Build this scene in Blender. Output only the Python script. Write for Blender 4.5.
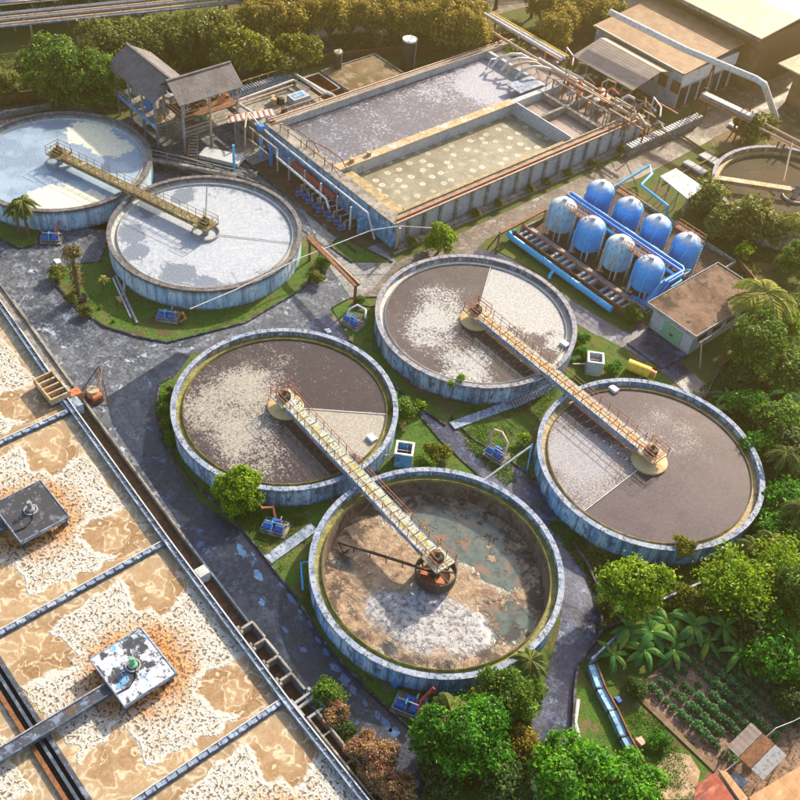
import bpy, math, random
import numpy as np
from mathutils import Vector, Matrix
random.seed(7); rng = np.random.default_rng(7)
PI = math.pi; R = math.radians
S = bpy.context.scene; COL = S.collection
for o in list(bpy.data.objects): bpy.data.objects.remove(o)

# ---------------------------------------------------------------- camera
CAMZ = 69.0165
cr = Vector((0.6421085, 0.7619329, 0.0845867)); cu = Vector((-0.5814774, 0.4121620, 0.7014318)); cw = Vector((-0.4995806, 0.4995806, -0.7076995))
cam = bpy.data.cameras.new('camera'); co = bpy.data.objects.new('camera', cam); COL.objects.link(co)
co.matrix_world = Matrix(((cr.x, cu.x, -cw.x, 0), (cr.y, cu.y, -cw.y, 0), (cr.z, cu.z, -cw.z, CAMZ), (0, 0, 0, 1)))
FPX = 1043.64
cam.sensor_fit = 'HORIZONTAL'; cam.sensor_width = 36; cam.lens = FPX / 800 * 36; cam.clip_start = 1; cam.clip_end = 3000
S.camera = co
# ---------------------------------------------------------------- light
SUN_EL, SUN_X, SUN_Y = R(32), -0.24, 0.97
W = bpy.data.worlds.new('World'); S.world = W; W.use_nodes = True
nt = W.node_tree; bg = nt.nodes['Background']
sky = nt.nodes.new('ShaderNodeTexSky'); sky.sky_type = 'NISHITA'; sky.sun_disc = False
sky.sun_elevation = SUN_EL; sky.sun_rotation = math.atan2(SUN_X, SUN_Y); sky.dust_density = 2.0; sky.air_density = 1.0
nt.links.new(sky.outputs[0], bg.inputs[0]); bg.inputs[1].default_value = 0.15
sd = bpy.data.lights.new('sun', 'SUN'); sd.energy = 4.8; sd.angle = R(1.5); sd.color = (1.0, 0.86, 0.66)
so = bpy.data.objects.new('sun', sd); COL.objects.link(so)
sv = Vector((SUN_X, SUN_Y, 0)).normalized() * math.cos(SUN_EL) + Vector((0, 0, math.sin(SUN_EL)))
so.rotation_euler = sv.to_track_quat('Z', 'Y').to_euler(); so.location = sv * 300
S.view_settings.view_transform = 'Standard'; S.view_settings.look = 'None'; S.view_settings.gamma = 1
S.view_settings.exposure = 1.0
S.render.engine = 'CYCLES'; S.cycles.use_denoising = True; S.cycles.max_bounces = 6; S.cycles.diffuse_bounces = 3
S.cycles.volume_bounces = 0; S.cycles.transparent_max_bounces = 8

# ---------------------------------------------------------------- helpers
def G(px, py, z=0.0):
    """where the sight line through that spot of the photograph meets height z"""
    d = cw + cr * ((px - 400) / FPX) - cu * ((py - 400) / FPX)
    t = (z - CAMZ) / d.z
    return Vector((d.x * t, d.y * t, z))
def tag(o, label=None, cat=None, group=None, kind=None):
    if label: o['label'] = label
    if cat: o['category'] = cat
    if group: o['group'] = group
    if kind: o['kind'] = kind
    return o
def thing(name, loc, label, cat, group=None, rz=0.0):
    o = bpy.data.objects.new(name, None); COL.objects.link(o); o.location = loc; o.rotation_euler.z = rz
    o.empty_display_size = .3
    return tag(o, label, cat, group)
def kids(o): return [c for c in bpy.data.objects if c.parent == o]
def dup(o, loc=None, rz=None, scale=None, label=None, group=None, parent=None):
    c = o.copy(); COL.objects.link(c)
    if parent: c.parent = parent
    for k in KIDS.get(o.name, []):
        d = dup(k, parent=c)
        KIDS.setdefault(c.name, []).append(d)
    if loc is not None: c.location = loc
    if rz is not None: c.rotation_euler.z = rz
    if scale is not None: c.scale = (scale,) * 3 if isinstance(scale, (int, float)) else scale
    if label: c['label'] = label
    if group: c['group'] = group
    return c
KIDS = {}
class MB:
    def __init__(s): s.v = []; s.f = []
    def add(s, vs, fs):
        n = len(s.v); s.v += [tuple(v) for v in vs]; s.f += [tuple(i + n for i in f) for f in fs]; return s
    def box(s, x0, x1, y0, y1, z0, z1):
        return s.add([(x0,y0,z0),(x1,y0,z0),(x1,y1,z0),(x0,y1,z0),(x0,y0,z1),(x1,y0,z1),(x1,y1,z1),(x0,y1,z1)],
                     [(3,2,1,0),(4,5,6,7),(0,1,5,4),(1,2,6,5),(2,3,7,6),(3,0,4,7)])
    def bar(s, a, b, w, h=None, up=(0,0,1)):
        a = Vector(a); b = Vector(b); h = w if h is None else h; d = (b - a).normalized()
        up = Vector(up)
        if abs(d.dot(up)) > .99: up = Vector((0, 1, 0))
        x = d.cross(up).normalized(); y = x.cross(d).normalized()
        vs = [p + x * (i * w / 2) + y * (j * h / 2) for p in (a, b) for i, j in ((-1,-1),(1,-1),(1,1),(-1,1))]
        return s.add(vs, [(0,1,2,3),(7,6,5,4),(0,4,5,1),(1,5,6,2),(2,6,7,3),(3,7,4,0)])
    def tube(s, pts, r, n=8, caps=True):
        pts = [Vector(p) for p in pts]; rs = r if isinstance(r, (list, tuple)) else [r] * len(pts); vs = []; fs = []
        px = None
        for i, p in enumerate(pts):
            d = (pts[min(i + 1, len(pts) - 1)] - pts[max(i - 1, 0)]).normalized()
            if px is None:
                up = Vector((0,0,1)) if abs(d.z) < .9 else Vector((1,0,0)); px = d.cross(up).normalized()
            else: px = (px - d * px.dot(d)).normalized()
            py = d.cross(px)
            for k in range(n):
                a = 2 * PI * k / n; vs.append(p + px * (math.cos(a) * rs[i]) + py * (math.sin(a) * rs[i]))
        for i in range(len(pts) - 1):
            for k in range(n):
                k2 = (k + 1) % n; fs.append((i*n+k, i*n+k2, (i+1)*n+k2, (i+1)*n+k))
        if caps: fs.append(tuple(range(n))[::-1]); fs.append(tuple((len(pts)-1)*n + k for k in range(n)))
        return s.add(vs, fs)
    def lathe(s, prof, c=(0,0,0), n=48, closed=False):
        vs = []; fs = []; m = len(prof)
        for r, z in prof:
            for k in range(n):
                a = 2 * PI * k / n; vs.append((c[0] + r * math.cos(a), c[1] + r * math.sin(a), c[2] + z))
        for i in range(m if closed else m - 1):
            j = (i + 1) % m
            for k in range(n):
                k2 = (k + 1) % n; fs.append((i*n+k, i*n+k2, j*n+k2, j*n+k))
        return s.add(vs, fs)
    def prism(s, poly, z0, z1, bottom=True):
        n = len(poly)
        ar = sum(poly[i][0]*poly[(i+1)%n][1] - poly[(i+1)%n][0]*poly[i][1] for i in range(n))
        if ar < 0: poly = poly[::-1]
        vs = [(p[0], p[1], z0) for p in poly] + [(p[0], p[1], z1) for p in poly]
        fs = [tuple(n + i for i in range(n))] + [(i, (i+1)%n, n+(i+1)%n, n+i) for i in range(n)]
        if bottom: fs.append(tuple(range(n))[::-1])
        return s.add(vs, fs)
    def sheet(s, poly, z):
        n = len(poly)
        ar = sum(poly[i][0]*poly[(i+1)%n][1] - poly[(i+1)%n][0]*poly[i][1] for i in range(n))
        if ar < 0: poly = poly[::-1]
        return s.add([(p[0], p[1], z) for p in poly], [tuple(range(n))])
    def build(s, name, m, parent=None, smooth=False):
        me = bpy.data.meshes.new(name)
        off = getattr(s, 'off', (0, 0, 0))
        vs = s.v
        if parent is not None:
            p = ROOTLOC(parent); vs = [(v[0]-p[0], v[1]-p[1], v[2]-p[2]) for v in vs] if getattr(s, 'world', True) else vs
        me.from_pydata(vs, [], s.f); me.materials.append(m)
        if smooth:
            for p in me.polygons: p.use_smooth = True
            me.set_sharp_from_angle(angle=R(38))
        me.update()
        o = bpy.data.objects.new(name, me); COL.objects.link(o)
        if parent is not None: o.parent = parent; KIDS.setdefault(parent.name, []).append(o)
        return o
def ROOTLOC(o):
    p = Vector((0,0,0))
    while o is not None: p += o.location; o = o.parent
    return p
def onething(mb, name, m, origin, label, cat, group=None, smooth=False, kind=None):
    ox = Vector(origin); mb.v = [(v[0]-ox.x, v[1]-ox.y, v[2]-ox.z) for v in mb.v]
    o = mb.build(name, m, None, smooth); o.location = ox
    return tag(o, label, cat, group, kind)
def struct(mb, name, m): 
    o = mb.build(name, m); o['kind'] = 'structure'; return o

# ---------------------------------------------------------------- materials
class NT:
    def __init__(s, name, rough=.8, spec=.35):
        s.m = bpy.data.materials.new(name); s.m.use_nodes = True; s.t = s.m.node_tree
        s.b = s.t.nodes['Principled BSDF']; s.b.inputs['Roughness'].default_value = rough
        s.b.inputs['Specular IOR Level'].default_value = spec
        s.tc = s.t.nodes.new('ShaderNodeTexCoord'); s.obj = s.tc.outputs['Object']
        s.geo = s.t.nodes.new('ShaderNodeNewGeometry'); s.pos = s.geo.outputs['Position']
    def put(s, sock, v):
        if isinstance(v, bpy.types.NodeSocket): s.t.links.new(v, sock)
        elif v is not None:
            if isinstance(v, (tuple, list)) and len(v) == 3 and sock.type == 'RGBA': v = (*v, 1)
            sock.default_value = v
    def math(s, op, a, b=None, c=None, clamp=False):
        n = s.t.nodes.new('ShaderNodeMath'); n.operation = op; n.use_clamp = clamp
        s.put(n.inputs[0], a); s.put(n.inputs[1], b)
        if c is not None: s.put(n.inputs[2], c)
        return n.outputs[0]
    def ss(s, x, lo, hi, a=0.0, b=1.0):
        n = s.t.nodes.new('ShaderNodeMapRange'); n.interpolation_type = 'SMOOTHSTEP'
        flip = lo > hi
        if flip: lo, hi, a, b = hi, lo, b, a
        s.put(n.inputs[0], x); n.inputs[1].default_value = lo; n.inputs[2].default_value = hi; n.inputs[3].default_value = a; n.inputs[4].default_value = b
        return n.outputs[0]
    def map(s, v, scale=(1,1,1), loc=(0,0,0), rot=0.0):
        n = s.t.nodes.new('ShaderNodeMapping'); s.put(n.inputs[0], v); n.inputs[1].default_value = loc
        n.inputs[2].default_value = (0, 0, rot); n.inputs[3].default_value = scale; return n.outputs[0]
    def noise(s, scale, detail=6, rough=.6, v=None, dist=0.0):
        n = s.t.nodes.new('ShaderNodeTexNoise'); s.put(n.inputs['Vector'], s.pos if v is None else v)
        n.inputs['Scale'].default_value = scale; n.inputs['Detail'].default_value = detail
        n.inputs['Roughness'].default_value = rough; n.inputs['Distortion'].default_value = dist; return n.outputs[0]
    def vor(s, scale, v=None, feat='F1', out='Distance', rand=1.0):
        n = s.t.nodes.new('ShaderNodeTexVoronoi'); n.voronoi_dimensions = '2D'; n.feature = feat; s.put(n.inputs['Vector'], s.pos if v is None else v)
        n.inputs['Scale'].default_value = scale; n.inputs['Randomness'].default_value = rand; return n.outputs[out]
    def mix(s, f, a, b):
        n = s.t.nodes.new('ShaderNodeMix'); n.data_type = 'RGBA'; s.put(n.inputs[0], f); s.put(n.inputs[6], a); s.put(n.inputs[7], b); return n.outputs[2]
    def warp(s, v, scale, amt):
        n = s.t.nodes.new('ShaderNodeTexNoise'); s.put(n.inputs['Vector'], v); n.inputs['Scale'].default_value = scale; n.inputs['Detail'].default_value = 3
        a = s.t.nodes.new('ShaderNodeVectorMath'); a.operation = 'SUBTRACT'; s.put(a.inputs[0], n.outputs['Color']); a.inputs[1].default_value = (.5,.5,.5)
        b = s.t.nodes.new('ShaderNodeVectorMath'); b.operation = 'SCALE'; s.put(b.inputs[0], a.outputs[0]); b.inputs[3].default_value = amt
        c = s.t.nodes.new('ShaderNodeVectorMath'); c.operation = 'ADD'; s.put(c.inputs[0], v); s.put(c.inputs[1], b.outputs[0]); return c.outputs[0]
    def xyz(s, v):
        n = s.t.nodes.new('ShaderNodeSeparateXYZ'); s.put(n.inputs[0], v); return n.outputs
    def dist(s, v, c):
        n = s.t.nodes.new('ShaderNodeVectorMath'); n.operation = 'DISTANCE'; s.put(n.inputs[0], v); n.inputs[1].default_value = c; return n.outputs['Value']
    def bump(s, h, strength=.4, d=.05):
        n = s.t.nodes.new('ShaderNodeBump'); n.inputs['Strength'].default_value = strength; n.inputs['Distance'].default_value = d
        s.put(n.inputs['Height'], h); s.t.links.new(n.outputs[0], s.b.inputs['Normal'])
    def col(s, c): s.put(s.b.inputs['Base Color'], c)
    def rough(s, c): s.put(s.b.inputs['Roughness'], c)
def layered(name, base, layers, rough=.85, bump=(3, .3, .05), world=True, spec=.3, metal=0.0):
    """layers: (noise scale, detail, lo, hi, colour[, (sx,sy,sz)])"""
    m = NT(name, rough, spec); v0 = m.pos if world else m.obj
    c = base; m.b.inputs['Metallic'].default_value = metal
    for i, L in enumerate(layers):
        v = m.map(v0, L[5] if len(L) > 5 else (1,1,1), (i * 13.7, i * 7.3, i * 3.1))
        q_ = (L[2] + L[3]) / 2 - .02; h_ = (L[3] - L[2]) * .34; c = m.mix(m.ss(m.noise(L[0], min(L[1] + 2, 9), .72, v), q_ - h_, q_ + h_), c, L[4])
    m.col(c)
    if bump: m.bump(m.noise(bump[0], 6, .6, v0), bump[1], bump[2])
    return m.m

M = {}
M['ground'] = layered('ground', (.085,.11,.025), [(.12,5,.46,.66,(.12,.085,.04)), (.5,6,.5,.62,(.05,.10,.018)), (2.2,6,.52,.7,(.12,.14,.035)), (6,5,.55,.7,(.025,.035,.012)), (.07,4,.6,.72,(.20,.14,.075))], .95, (4, .7, .12))
M['lawn'] = layered('lawn_grass', (.055,.13,.014), [(.35,5,.47,.67,(.13,.12,.03)), (1.2,6,.52,.66,(.03,.08,.01)), (4,6,.5,.68,(.10,.19,.03)), (9,5,.53,.68,(.018,.04,.008)), (.55,6,.57,.66,(.15,.11,.06)), (.2,5,.56,.64,(.085,.075,.03))], .95, (6, .7, .1))
M['far_ground'] = layered('yard_dirt', (.20,.145,.085), [(.1,5,.45,.62,(.13,.085,.04)), (.6,6,.5,.65,(.26,.2,.13)), (3,6,.54,.7,(.10,.075,.04)), (.25,4,.56,.64,(.10,.10,.03))], .95, (4, .4, .08))
def road_mat(name, base, wet, light, spots, rgh=.75):
    m = NT(name, rgh, .4)
    v = m.warp(m.pos, .5, 1.4)
    a = m.noise(.16, 6, .62, v); b = m.noise(.8, 9, .78, v); c = m.noise(3.2, 9, .8, m.pos); d = m.noise(.45, 9, .75, m.map(m.pos, (1, 1, 1), (31, 7, 0))); e = m.noise(1.6, 8, .72, m.map(m.pos, (1, 1, 1), (3, 77, 0)))
    col = m.mix(m.ss(a, .42, .58), base, wet)
    col = m.mix(m.ss(b, .50, .60, 0, .85), col, light)
    col = m.mix(m.ss(e, .52, .60, 0, .8), col, tuple(x * .45 for x in wet))
    col = m.mix(m.ss(c, .50, .60, 0, .7), col, tuple(x * .4 for x in base))
    col = m.mix(m.ss(c, .46, .38, 0, .55), col, tuple(min(1, x * 1.3) for x in light))
    col = m.mix(m.ss(d, .58, .62, 0, .9), col, spots)
    # slab joints and cracks
    cr_ = m.vor(.22, m.warp(m.pos, .9, 1.0), 'DISTANCE_TO_EDGE')
    col = m.mix(m.ss(cr_, .012, .003, 0, .6), col, tuple(x * .25 for x in base))
    x = m.xyz(m.pos)
    jx = m.math('ABSOLUTE', m.math('SUBTRACT', m.math('FRACT', m.math('MULTIPLY', x[0], 1/5.2)), .5))
    col = m.mix(m.ss(jx, .012, .004, 0, .45), col, tuple(x_ * .4 for x_ in base))
    m.col(col); m.rough(m.ss(a, .42, .6, rgh, rgh * .55)); m.bump(m.math('ADD', b, m.math('MULTIPLY', c, .5)), .45, .06)
    return m.m
M['road'] = road_mat('wet_stained_concrete', (.085,.10,.125), (.032,.042,.065), (.22,.26,.33), (.42,.48,.56))
M['road_blue'] = road_mat('damp_blue_shade_concrete', (.015,.025,.052), (.007,.012,.028), (.035,.055,.10), (.05,.12,.24), .42)
M['path_blue'] = road_mat('blue_grey_path_concrete', (.03,.042,.10), (.013,.019,.05), (.085,.125,.24), (.16,.20,.30), .4)
M['road_tan'] = road_mat('brown_shadowed_concrete', (.14,.11,.09), (.09,.07,.055), (.25,.21,.18), (.36,.33,.30))  # brown grey concrete, darkened for the shadow lying on the upper road
M['road_pale'] = road_mat('pale_scoured_concrete', (.26,.255,.25), (.17,.17,.17), (.40,.40,.40), (.12,.11,.11))
M['concrete'] = layered('weathered_concrete', (.30,.28,.25), [(.8,6,.45,.6,(.18,.165,.15)), (2.5,7,.52,.68,(.08,.07,.06)), (.4,4,.55,.7,(.40,.37,.32))], .9, (5, .35, .04))
M['concrete_dark'] = layered('dark_weathered_concrete', (.09,.095,.11), [(1.2,6,.48,.62,(.03,.033,.04)), (3,7,.55,.7,(.24,.25,.28))], .8, (5, .4, .04))
M['kerb'] = layered('mossy_kerb_concrete', (.035,.036,.04), [(1.5,6,.5,.65,(.15,.15,.16))], .9)
M['rust'] = layered('rusty_steel', (.16,.07,.035), [(3,6,.45,.6,(.26,.11,.04)), (6,6,.52,.66,(.06,.035,.025))], .7, (8, .3, .02))
M['steel'] = layered('dull_grey_steel', (.30,.31,.33), [(3,6,.5,.65,(.16,.15,.14)), (5,6,.58,.7,(.22,.11,.06))], .5, (8, .2, .02))
M['dark_steel'] = layered('blackened_steel', (.04,.038,.036), [(4,6,.5,.66,(.13,.09,.06))], .6, (8, .2, .02))
M['white_pipe'] = layered('white_painted_pipe', (.62,.61,.60), [(2,6,.5,.66,(.42,.38,.34)), (5,6,.58,.7,(.2,.13,.08))], .5, (8, .15, .02))
M['tan_pipe'] = layered('faded_cream_pipe', (.55,.38,.27), [(3,6,.52,.66,(.3,.16,.09))], .5, (8, .15, .02))
M['red_pipe'] = layered('red_painted_pipe', (.45,.06,.035), [(3,6,.52,.68,(.22,.03,.02))], .5, (8, .15, .02))
M['orange_pipe'] = layered('faded_orange_pipe', (.50,.17,.08), [(3,6,.5,.66,(.25,.08,.04))], .5, (8, .15, .02))
M['blue_paint'] = layered('bright_blue_paint', (.02,.20,.58), [(1.2,6,.5,.66,(.05,.32,.70)), (5,6,.58,.72,(.02,.07,.18))], .4, (6, .1, .02), spec=.5)
M['cyan_pipe'] = layered('light_blue_paint', (.05,.40,.72), [(2,6,.52,.66,(.16,.52,.78)), (6,6,.6,.72,(.03,.12,.22))], .4, (6, .1, .02), spec=.5)
M['pump_blue'] = layered('pump_blue_enamel', (.01,.11,.48), [(5,6,.5,.66,(.01,.03,.12))], .35, (8, .1, .02), spec=.5)
M['yellow'] = layered('yellow_paint', (.75,.50,.03), [(2,5,.52,.66,(.6,.3,.03)), (5,6,.62,.72,(.25,.12,.03))], .45, (6, .15, .02), spec=.5)
M['bark'] = layered('bark', (.14,.11,.08), [(4,6,.45,.6,(.07,.05,.035)), (9,5,.55,.65,(.22,.18,.14))], .95, (12, .6, .04), False)
M['soil'] = layered('garden_soil', (.20,.13,.095), [(1.5,6,.48,.6,(.30,.20,.15)), (5,6,.52,.65,(.05,.03,.02)), (.6,5,.56,.66,(.05,.07,.02))], 1, (6, .7, .1))
M['deck'] = layered('cream_rusty_decking', (.46,.36,.22), [(1.3,6,.5,.64,(.50,.22,.07)), (4,6,.52,.66,(.2,.11,.05)), (.8,5,.56,.64,(.50,.50,.44))], .7, (8, .25, .02))
M['deck_pale'] = layered('pale_mossy_decking', (.42,.44,.36), [(1.3,6,.5,.64,(.40,.38,.12)), (4,6,.52,.66,(.12,.11,.07)), (.8,5,.56,.64,(.58,.60,.58))], .7, (8, .25, .02))
M['deck_olive'] = layered('olive_rusty_decking', (.20,.17,.08), [(1.3,6,.5,.64,(.24,.10,.05)), (4,6,.52,.66,(.07,.06,.04)), (.8,5,.58,.66,(.40,.36,.22))], .7, (8, .25, .02))
M['disc'] = layered('cream_plate', (.62,.46,.24), [(1.3,6,.5,.66,(.50,.30,.12)), (4,6,.56,.7,(.3,.16,.07))], .7, (8, .25, .02), False)
M['rail_rust'] = layered('red_oxide_rail', (.24,.075,.045), [(4,6,.5,.66,(.32,.16,.08))], .6, None)
M['rail_olive'] = layered('olive_rail', (.25,.21,.07), [(4,6,.5,.66,(.16,.09,.05))], .6, None)
M['glass_dark'] = layered('dark_opening', (.015,.015,.017), [], .4, None)
M['roof_brown'] = layered('stained_roof_slab', (.13,.075,.048), [(.22,6,.54,.58,(.045,.035,.03)), (.35,5,.46,.6,(.19,.12,.085)), (1.2,6,.52,.66,(.09,.055,.04)), (3,7,.55,.7,(.26,.2,.15)), (.25,4,.58,.63,(.04,.03,.025))], .9, (4, .4, .04))
M['soil_brown'] = layered('stained_brown_floor', (.075,.042,.028), [(.7,5,.46,.6,(.11,.065,.04)), (3,6,.52,.66,(.03,.02,.015)), (1.5,7,.58,.7,(.17,.13,.10))], .9, (4, .4, .04))
M['black_plastic'] = layered('black_plastic', (.012,.012,.014), [], .5, None)
M['puddle'] = layered('blue_grey_puddle', (.025,.09,.24), [(2,6,.48,.6,(.06,.13,.26)), (5,6,.56,.66,(.01,.02,.05))], .25, None, spec=.6)
M['sand'] = layered('sandy_bare_ground', (.34,.23,.15), [(1.2,7,.46,.6,(.45,.34,.23)), (.8,7,.54,.62,(.08,.11,.03)), (4,6,.54,.66,(.2,.13,.08))], .95, (4,.5,.06))
def roofmat(name, base, dark, light, pitch=.28, axis=0, rough=.6):
    m = NT(name, rough, .4); x = m.xyz(m.obj)
    w = m.math('SINE', m.math('MULTIPLY', x[axis], 2 * PI / pitch))
    n1 = m.noise(.6, 6, .65, m.obj); n2 = m.noise(3, 7, .7, m.map(m.obj, (1, .3, 1) if axis == 0 else (.3, 1, 1)))
    sh = m.math('FRACT', m.math('MULTIPLY', x[axis], 1 / 1.05)); sh2 = m.math('FRACT', m.math('MULTIPLY', x[1 - axis], 1 / 1.7))
    c = m.mix(m.ss(n1, .4, .62), base, dark); c = m.mix(m.ss(n2, .5, .7, 0, .7), c, light)
    c = m.mix(m.ss(sh, .05, .0, 0, .6), c, tuple(k * .35 for k in base)); c = m.mix(m.ss(sh2, .035, .0, 0, .7), c, tuple(k * .3 for k in base))
    m.col(c); m.bump(m.math('ADD', m.math('MULTIPLY', w, .35), n2), .3, .03); return m.m
M['grey_roof_x'] = roofmat('grey_corrugated_roof', (.13,.12,.13), (.09,.08,.085), (.24,.22,.22), axis=0)
M['grey_roof_y'] = roofmat('grey_corrugated_roof_cross', (.14,.13,.13), (.09,.08,.08), (.25,.23,.22), axis=1)
M['mauve_roof'] = roofmat('mauve_sheet_roof', (.24,.19,.17), (.19,.15,.13), (.33,.27,.24), .5, 1)
M['tan_roof'] = roofmat('tan_sheet_roof', (.60,.47,.30), (.50,.37,.22), (.70,.60,.44), .4, 0)
M['brown_roof'] = roofmat('brown_sheet_roof', (.30,.18,.09), (.22,.12,.055), (.38,.25,.14), .5, 1)
M['tile_red'] = roofmat('red_clay_tile', (.34,.085,.045), (.17,.045,.03), (.52,.24,.15), .3, 0, .85)
M['tile_orange'] = roofmat('orange_clay_tile', (.48,.27,.13), (.36,.19,.09), (.60,.40,.24), .3, 0, .8)
M['white_sheet'] = layered('white_roof_sheet', (.74,.72,.68), [(1,6,.55,.7,(.5,.45,.38))], .5, None)
M['white_wall'] = layered('white_plaster', (.46,.47,.48), [(.8,6,.5,.64,(.38,.38,.38)), (3,7,.56,.7,(.12,.12,.12)), (.5,4,.56,.7,(.25,.3,.4))], .9, (5, .3, .03))
M['green_shutter'] = layered('green_shutter', (.18,.40,.24), [(1.5,6,.52,.68,(.28,.45,.32))], .6, None)
M['blue_wall'] = layered('blue_wall_paint', (.08,.30,.52), [(1,6,.48,.62,(.20,.42,.62)), (3,7,.55,.66,(.04,.06,.10)), (.7,5,.56,.66,(.35,.50,.62))], .8, (5, .3, .03))
M['blue_slab'] = layered('sky_blue_slab', (.20,.36,.52), [(1,6,.48,.62,(.30,.56,.72)), (3,7,.55,.66,(.03,.12,.22)), (.7,5,.56,.66,(.40,.58,.70))], .7, (5, .3, .03))
M['blue_panel'] = layered('blue_tank_panel', (.10,.28,.48), [(1,6,.48,.62,(.30,.45,.60)), (2.5,7,.52,.66,(.05,.07,.10), (1,1,.25))], .7, (5, .3, .03))

def wallmat(name, base, blue, dark, lo, rust=(.18,.08,.04), rust_lo=.5, top=2.2):
    m = NT(name, .8, .3); v = m.obj
    st = m.noise(1.3, 8, .74, m.map(v, (1,1,.06))); bl = m.noise(1.0, 9, .75, m.map(v, (1,1,.6), (5,5,5))); fi = m.noise(4, 9, .75, m.map(v, (1,1,.35))); lg = m.noise(.3, 5, .6, m.map(v, (1,1,1), (9,2,5)))
    z = m.xyz(v)[2]; xx = m.xyz(v); ang = m.math('ARCTAN2', xx[1], xx[0])
    c = m.mix(m.ss(lg, .42, .58), base, blue)
    c = m.mix(m.ss(bl, lo, lo + .07, 0, .75), c, dark)
    c = m.mix(m.ss(st, .50, .57, 0, .8), c, tuple(k * 1.6 for k in dark))
    c = m.mix(m.ss(st, .44, .38, 0, .7), c, (.62,.68,.72))
    c = m.mix(m.ss(fi, .53, .60, 0, .75), c, dark)
    jt = m.math('ABSOLUTE', m.math('SUBTRACT', m.math('FRACT', m.math('MULTIPLY', ang, 3.66)), .5)); c = m.mix(m.ss(jt, .012, .004, 0, .7), c, dark)
    e = m.math('MULTIPLY', m.ss(z, top - .8, top - .1), m.ss(m.noise(2.0, 8, .75, m.map(v, (1,1,.15), (2,9,4))), rust_lo - .05, rust_lo + .05))
    c = m.mix(e, c, rust)
    foot = m.math('MULTIPLY', m.ss(z, .5, .0), m.ss(m.noise(1.6, 6, .7, v), .35, .55)); c = m.mix(foot, c, tuple(k * .8 for k in dark))
    m.col(c); m.bump(m.math('ADD', bl, fi), .35, .04); return m.m
M['wall_speck'] = wallmat('blue_white_wall_flaking', (.38,.48,.58), (.22,.36,.52), (.035,.055,.085), .51)
M['wall_shade'] = wallmat('blue_shade_wall_flaking', (.14,.38,.66), (.38,.54,.68), (.02,.05,.11), .52, (.2,.12,.1), .56)  # flaking wall with the blue of its shaded side mixed into the base
M['wall_sky'] = wallmat('sky_blue_painted_wall', (.34,.54,.70), (.52,.64,.72), (.09,.14,.20), .60, (.09,.05,.04), .40, 2.6)
M['wall_tan'] = wallmat('tan_tank_wall', (.36,.32,.26), (.42,.37,.3), (.13,.10,.07), .52)
def rimmat(name, a, b, dark, lo=.53):
    m = NT(name, .75, .35); v = m.obj
    x = m.xyz(v); ang = m.math('ARCTAN2', x[1], x[0])
    tick = m.math('ABSOLUTE', m.math('SUBTRACT', m.math('FRACT', m.math('MULTIPLY', ang, 15.92)), .5))
    n = m.noise(1.1, 6, .65, v); f = m.noise(2.6, 9, .78, m.map(v, (1,1,1), (3,3,3)))
    c = m.mix(m.ss(n, .42, .6), a, b); c = m.mix(m.ss(f, lo, lo + .08, 0, .9), c, dark)
    c = m.mix(m.math('MULTIPLY', m.ss(tick, .10, .06, 0, .8), m.ss(m.noise(1.7, 6, .7, v), .50, .56)), c, dark)
    c = m.mix(m.ss(m.noise(9, 6, .7, m.map(v, (1,1,1), (7,3,3))), .5, .6, 0, .6), c, tuple(k * 2.2 for k in dark))
    m.col(c); m.bump(f, .3, .03); return m.m
M['rim_blue'] = rimmat('blue_grey_rim', (.24,.31,.44), (.36,.40,.48), (.04,.05,.075), .50)
M['rim_tan'] = rimmat('pinkish_grey_rim', (.33,.31,.34), (.26,.30,.38), (.05,.045,.05), .50)
M['rim_dark'] = rimmat('dark_mossy_rim', (.13,.12,.12), (.20,.20,.21), (.04,.03,.03), .50)
M['launder'] = layered('algae_gold_channel', (.30,.22,.10), [(1.5,6,.48,.6,(.42,.33,.18)), (3,6,.55,.68,(.10,.08,.03))], .6, (5, .2, .03), False)
M['launder_green'] = layered('algae_green_channel', (.17,.17,.05), [(1.5,6,.48,.6,(.30,.26,.08)), (3,6,.55,.68,(.05,.05,.02))], .6, (5, .2, .03), False)
M['launder_pale'] = layered('pale_channel', (.45,.45,.42), [(1.5,6,.48,.6,(.55,.55,.52)), (3,6,.55,.68,(.2,.19,.17))], .6, (5, .2, .03), False)
M['inner_brown'] = layered('sludge_stained_inner_wall', (.13,.09,.07), [(1,6,.48,.6,(.20,.14,.11)), (3,7,.52,.66,(.03,.025,.02), (1,1,.4)), (.4,5,.55,.65,(.07,.05,.04))], .8, (5, .4, .04), False)

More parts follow.
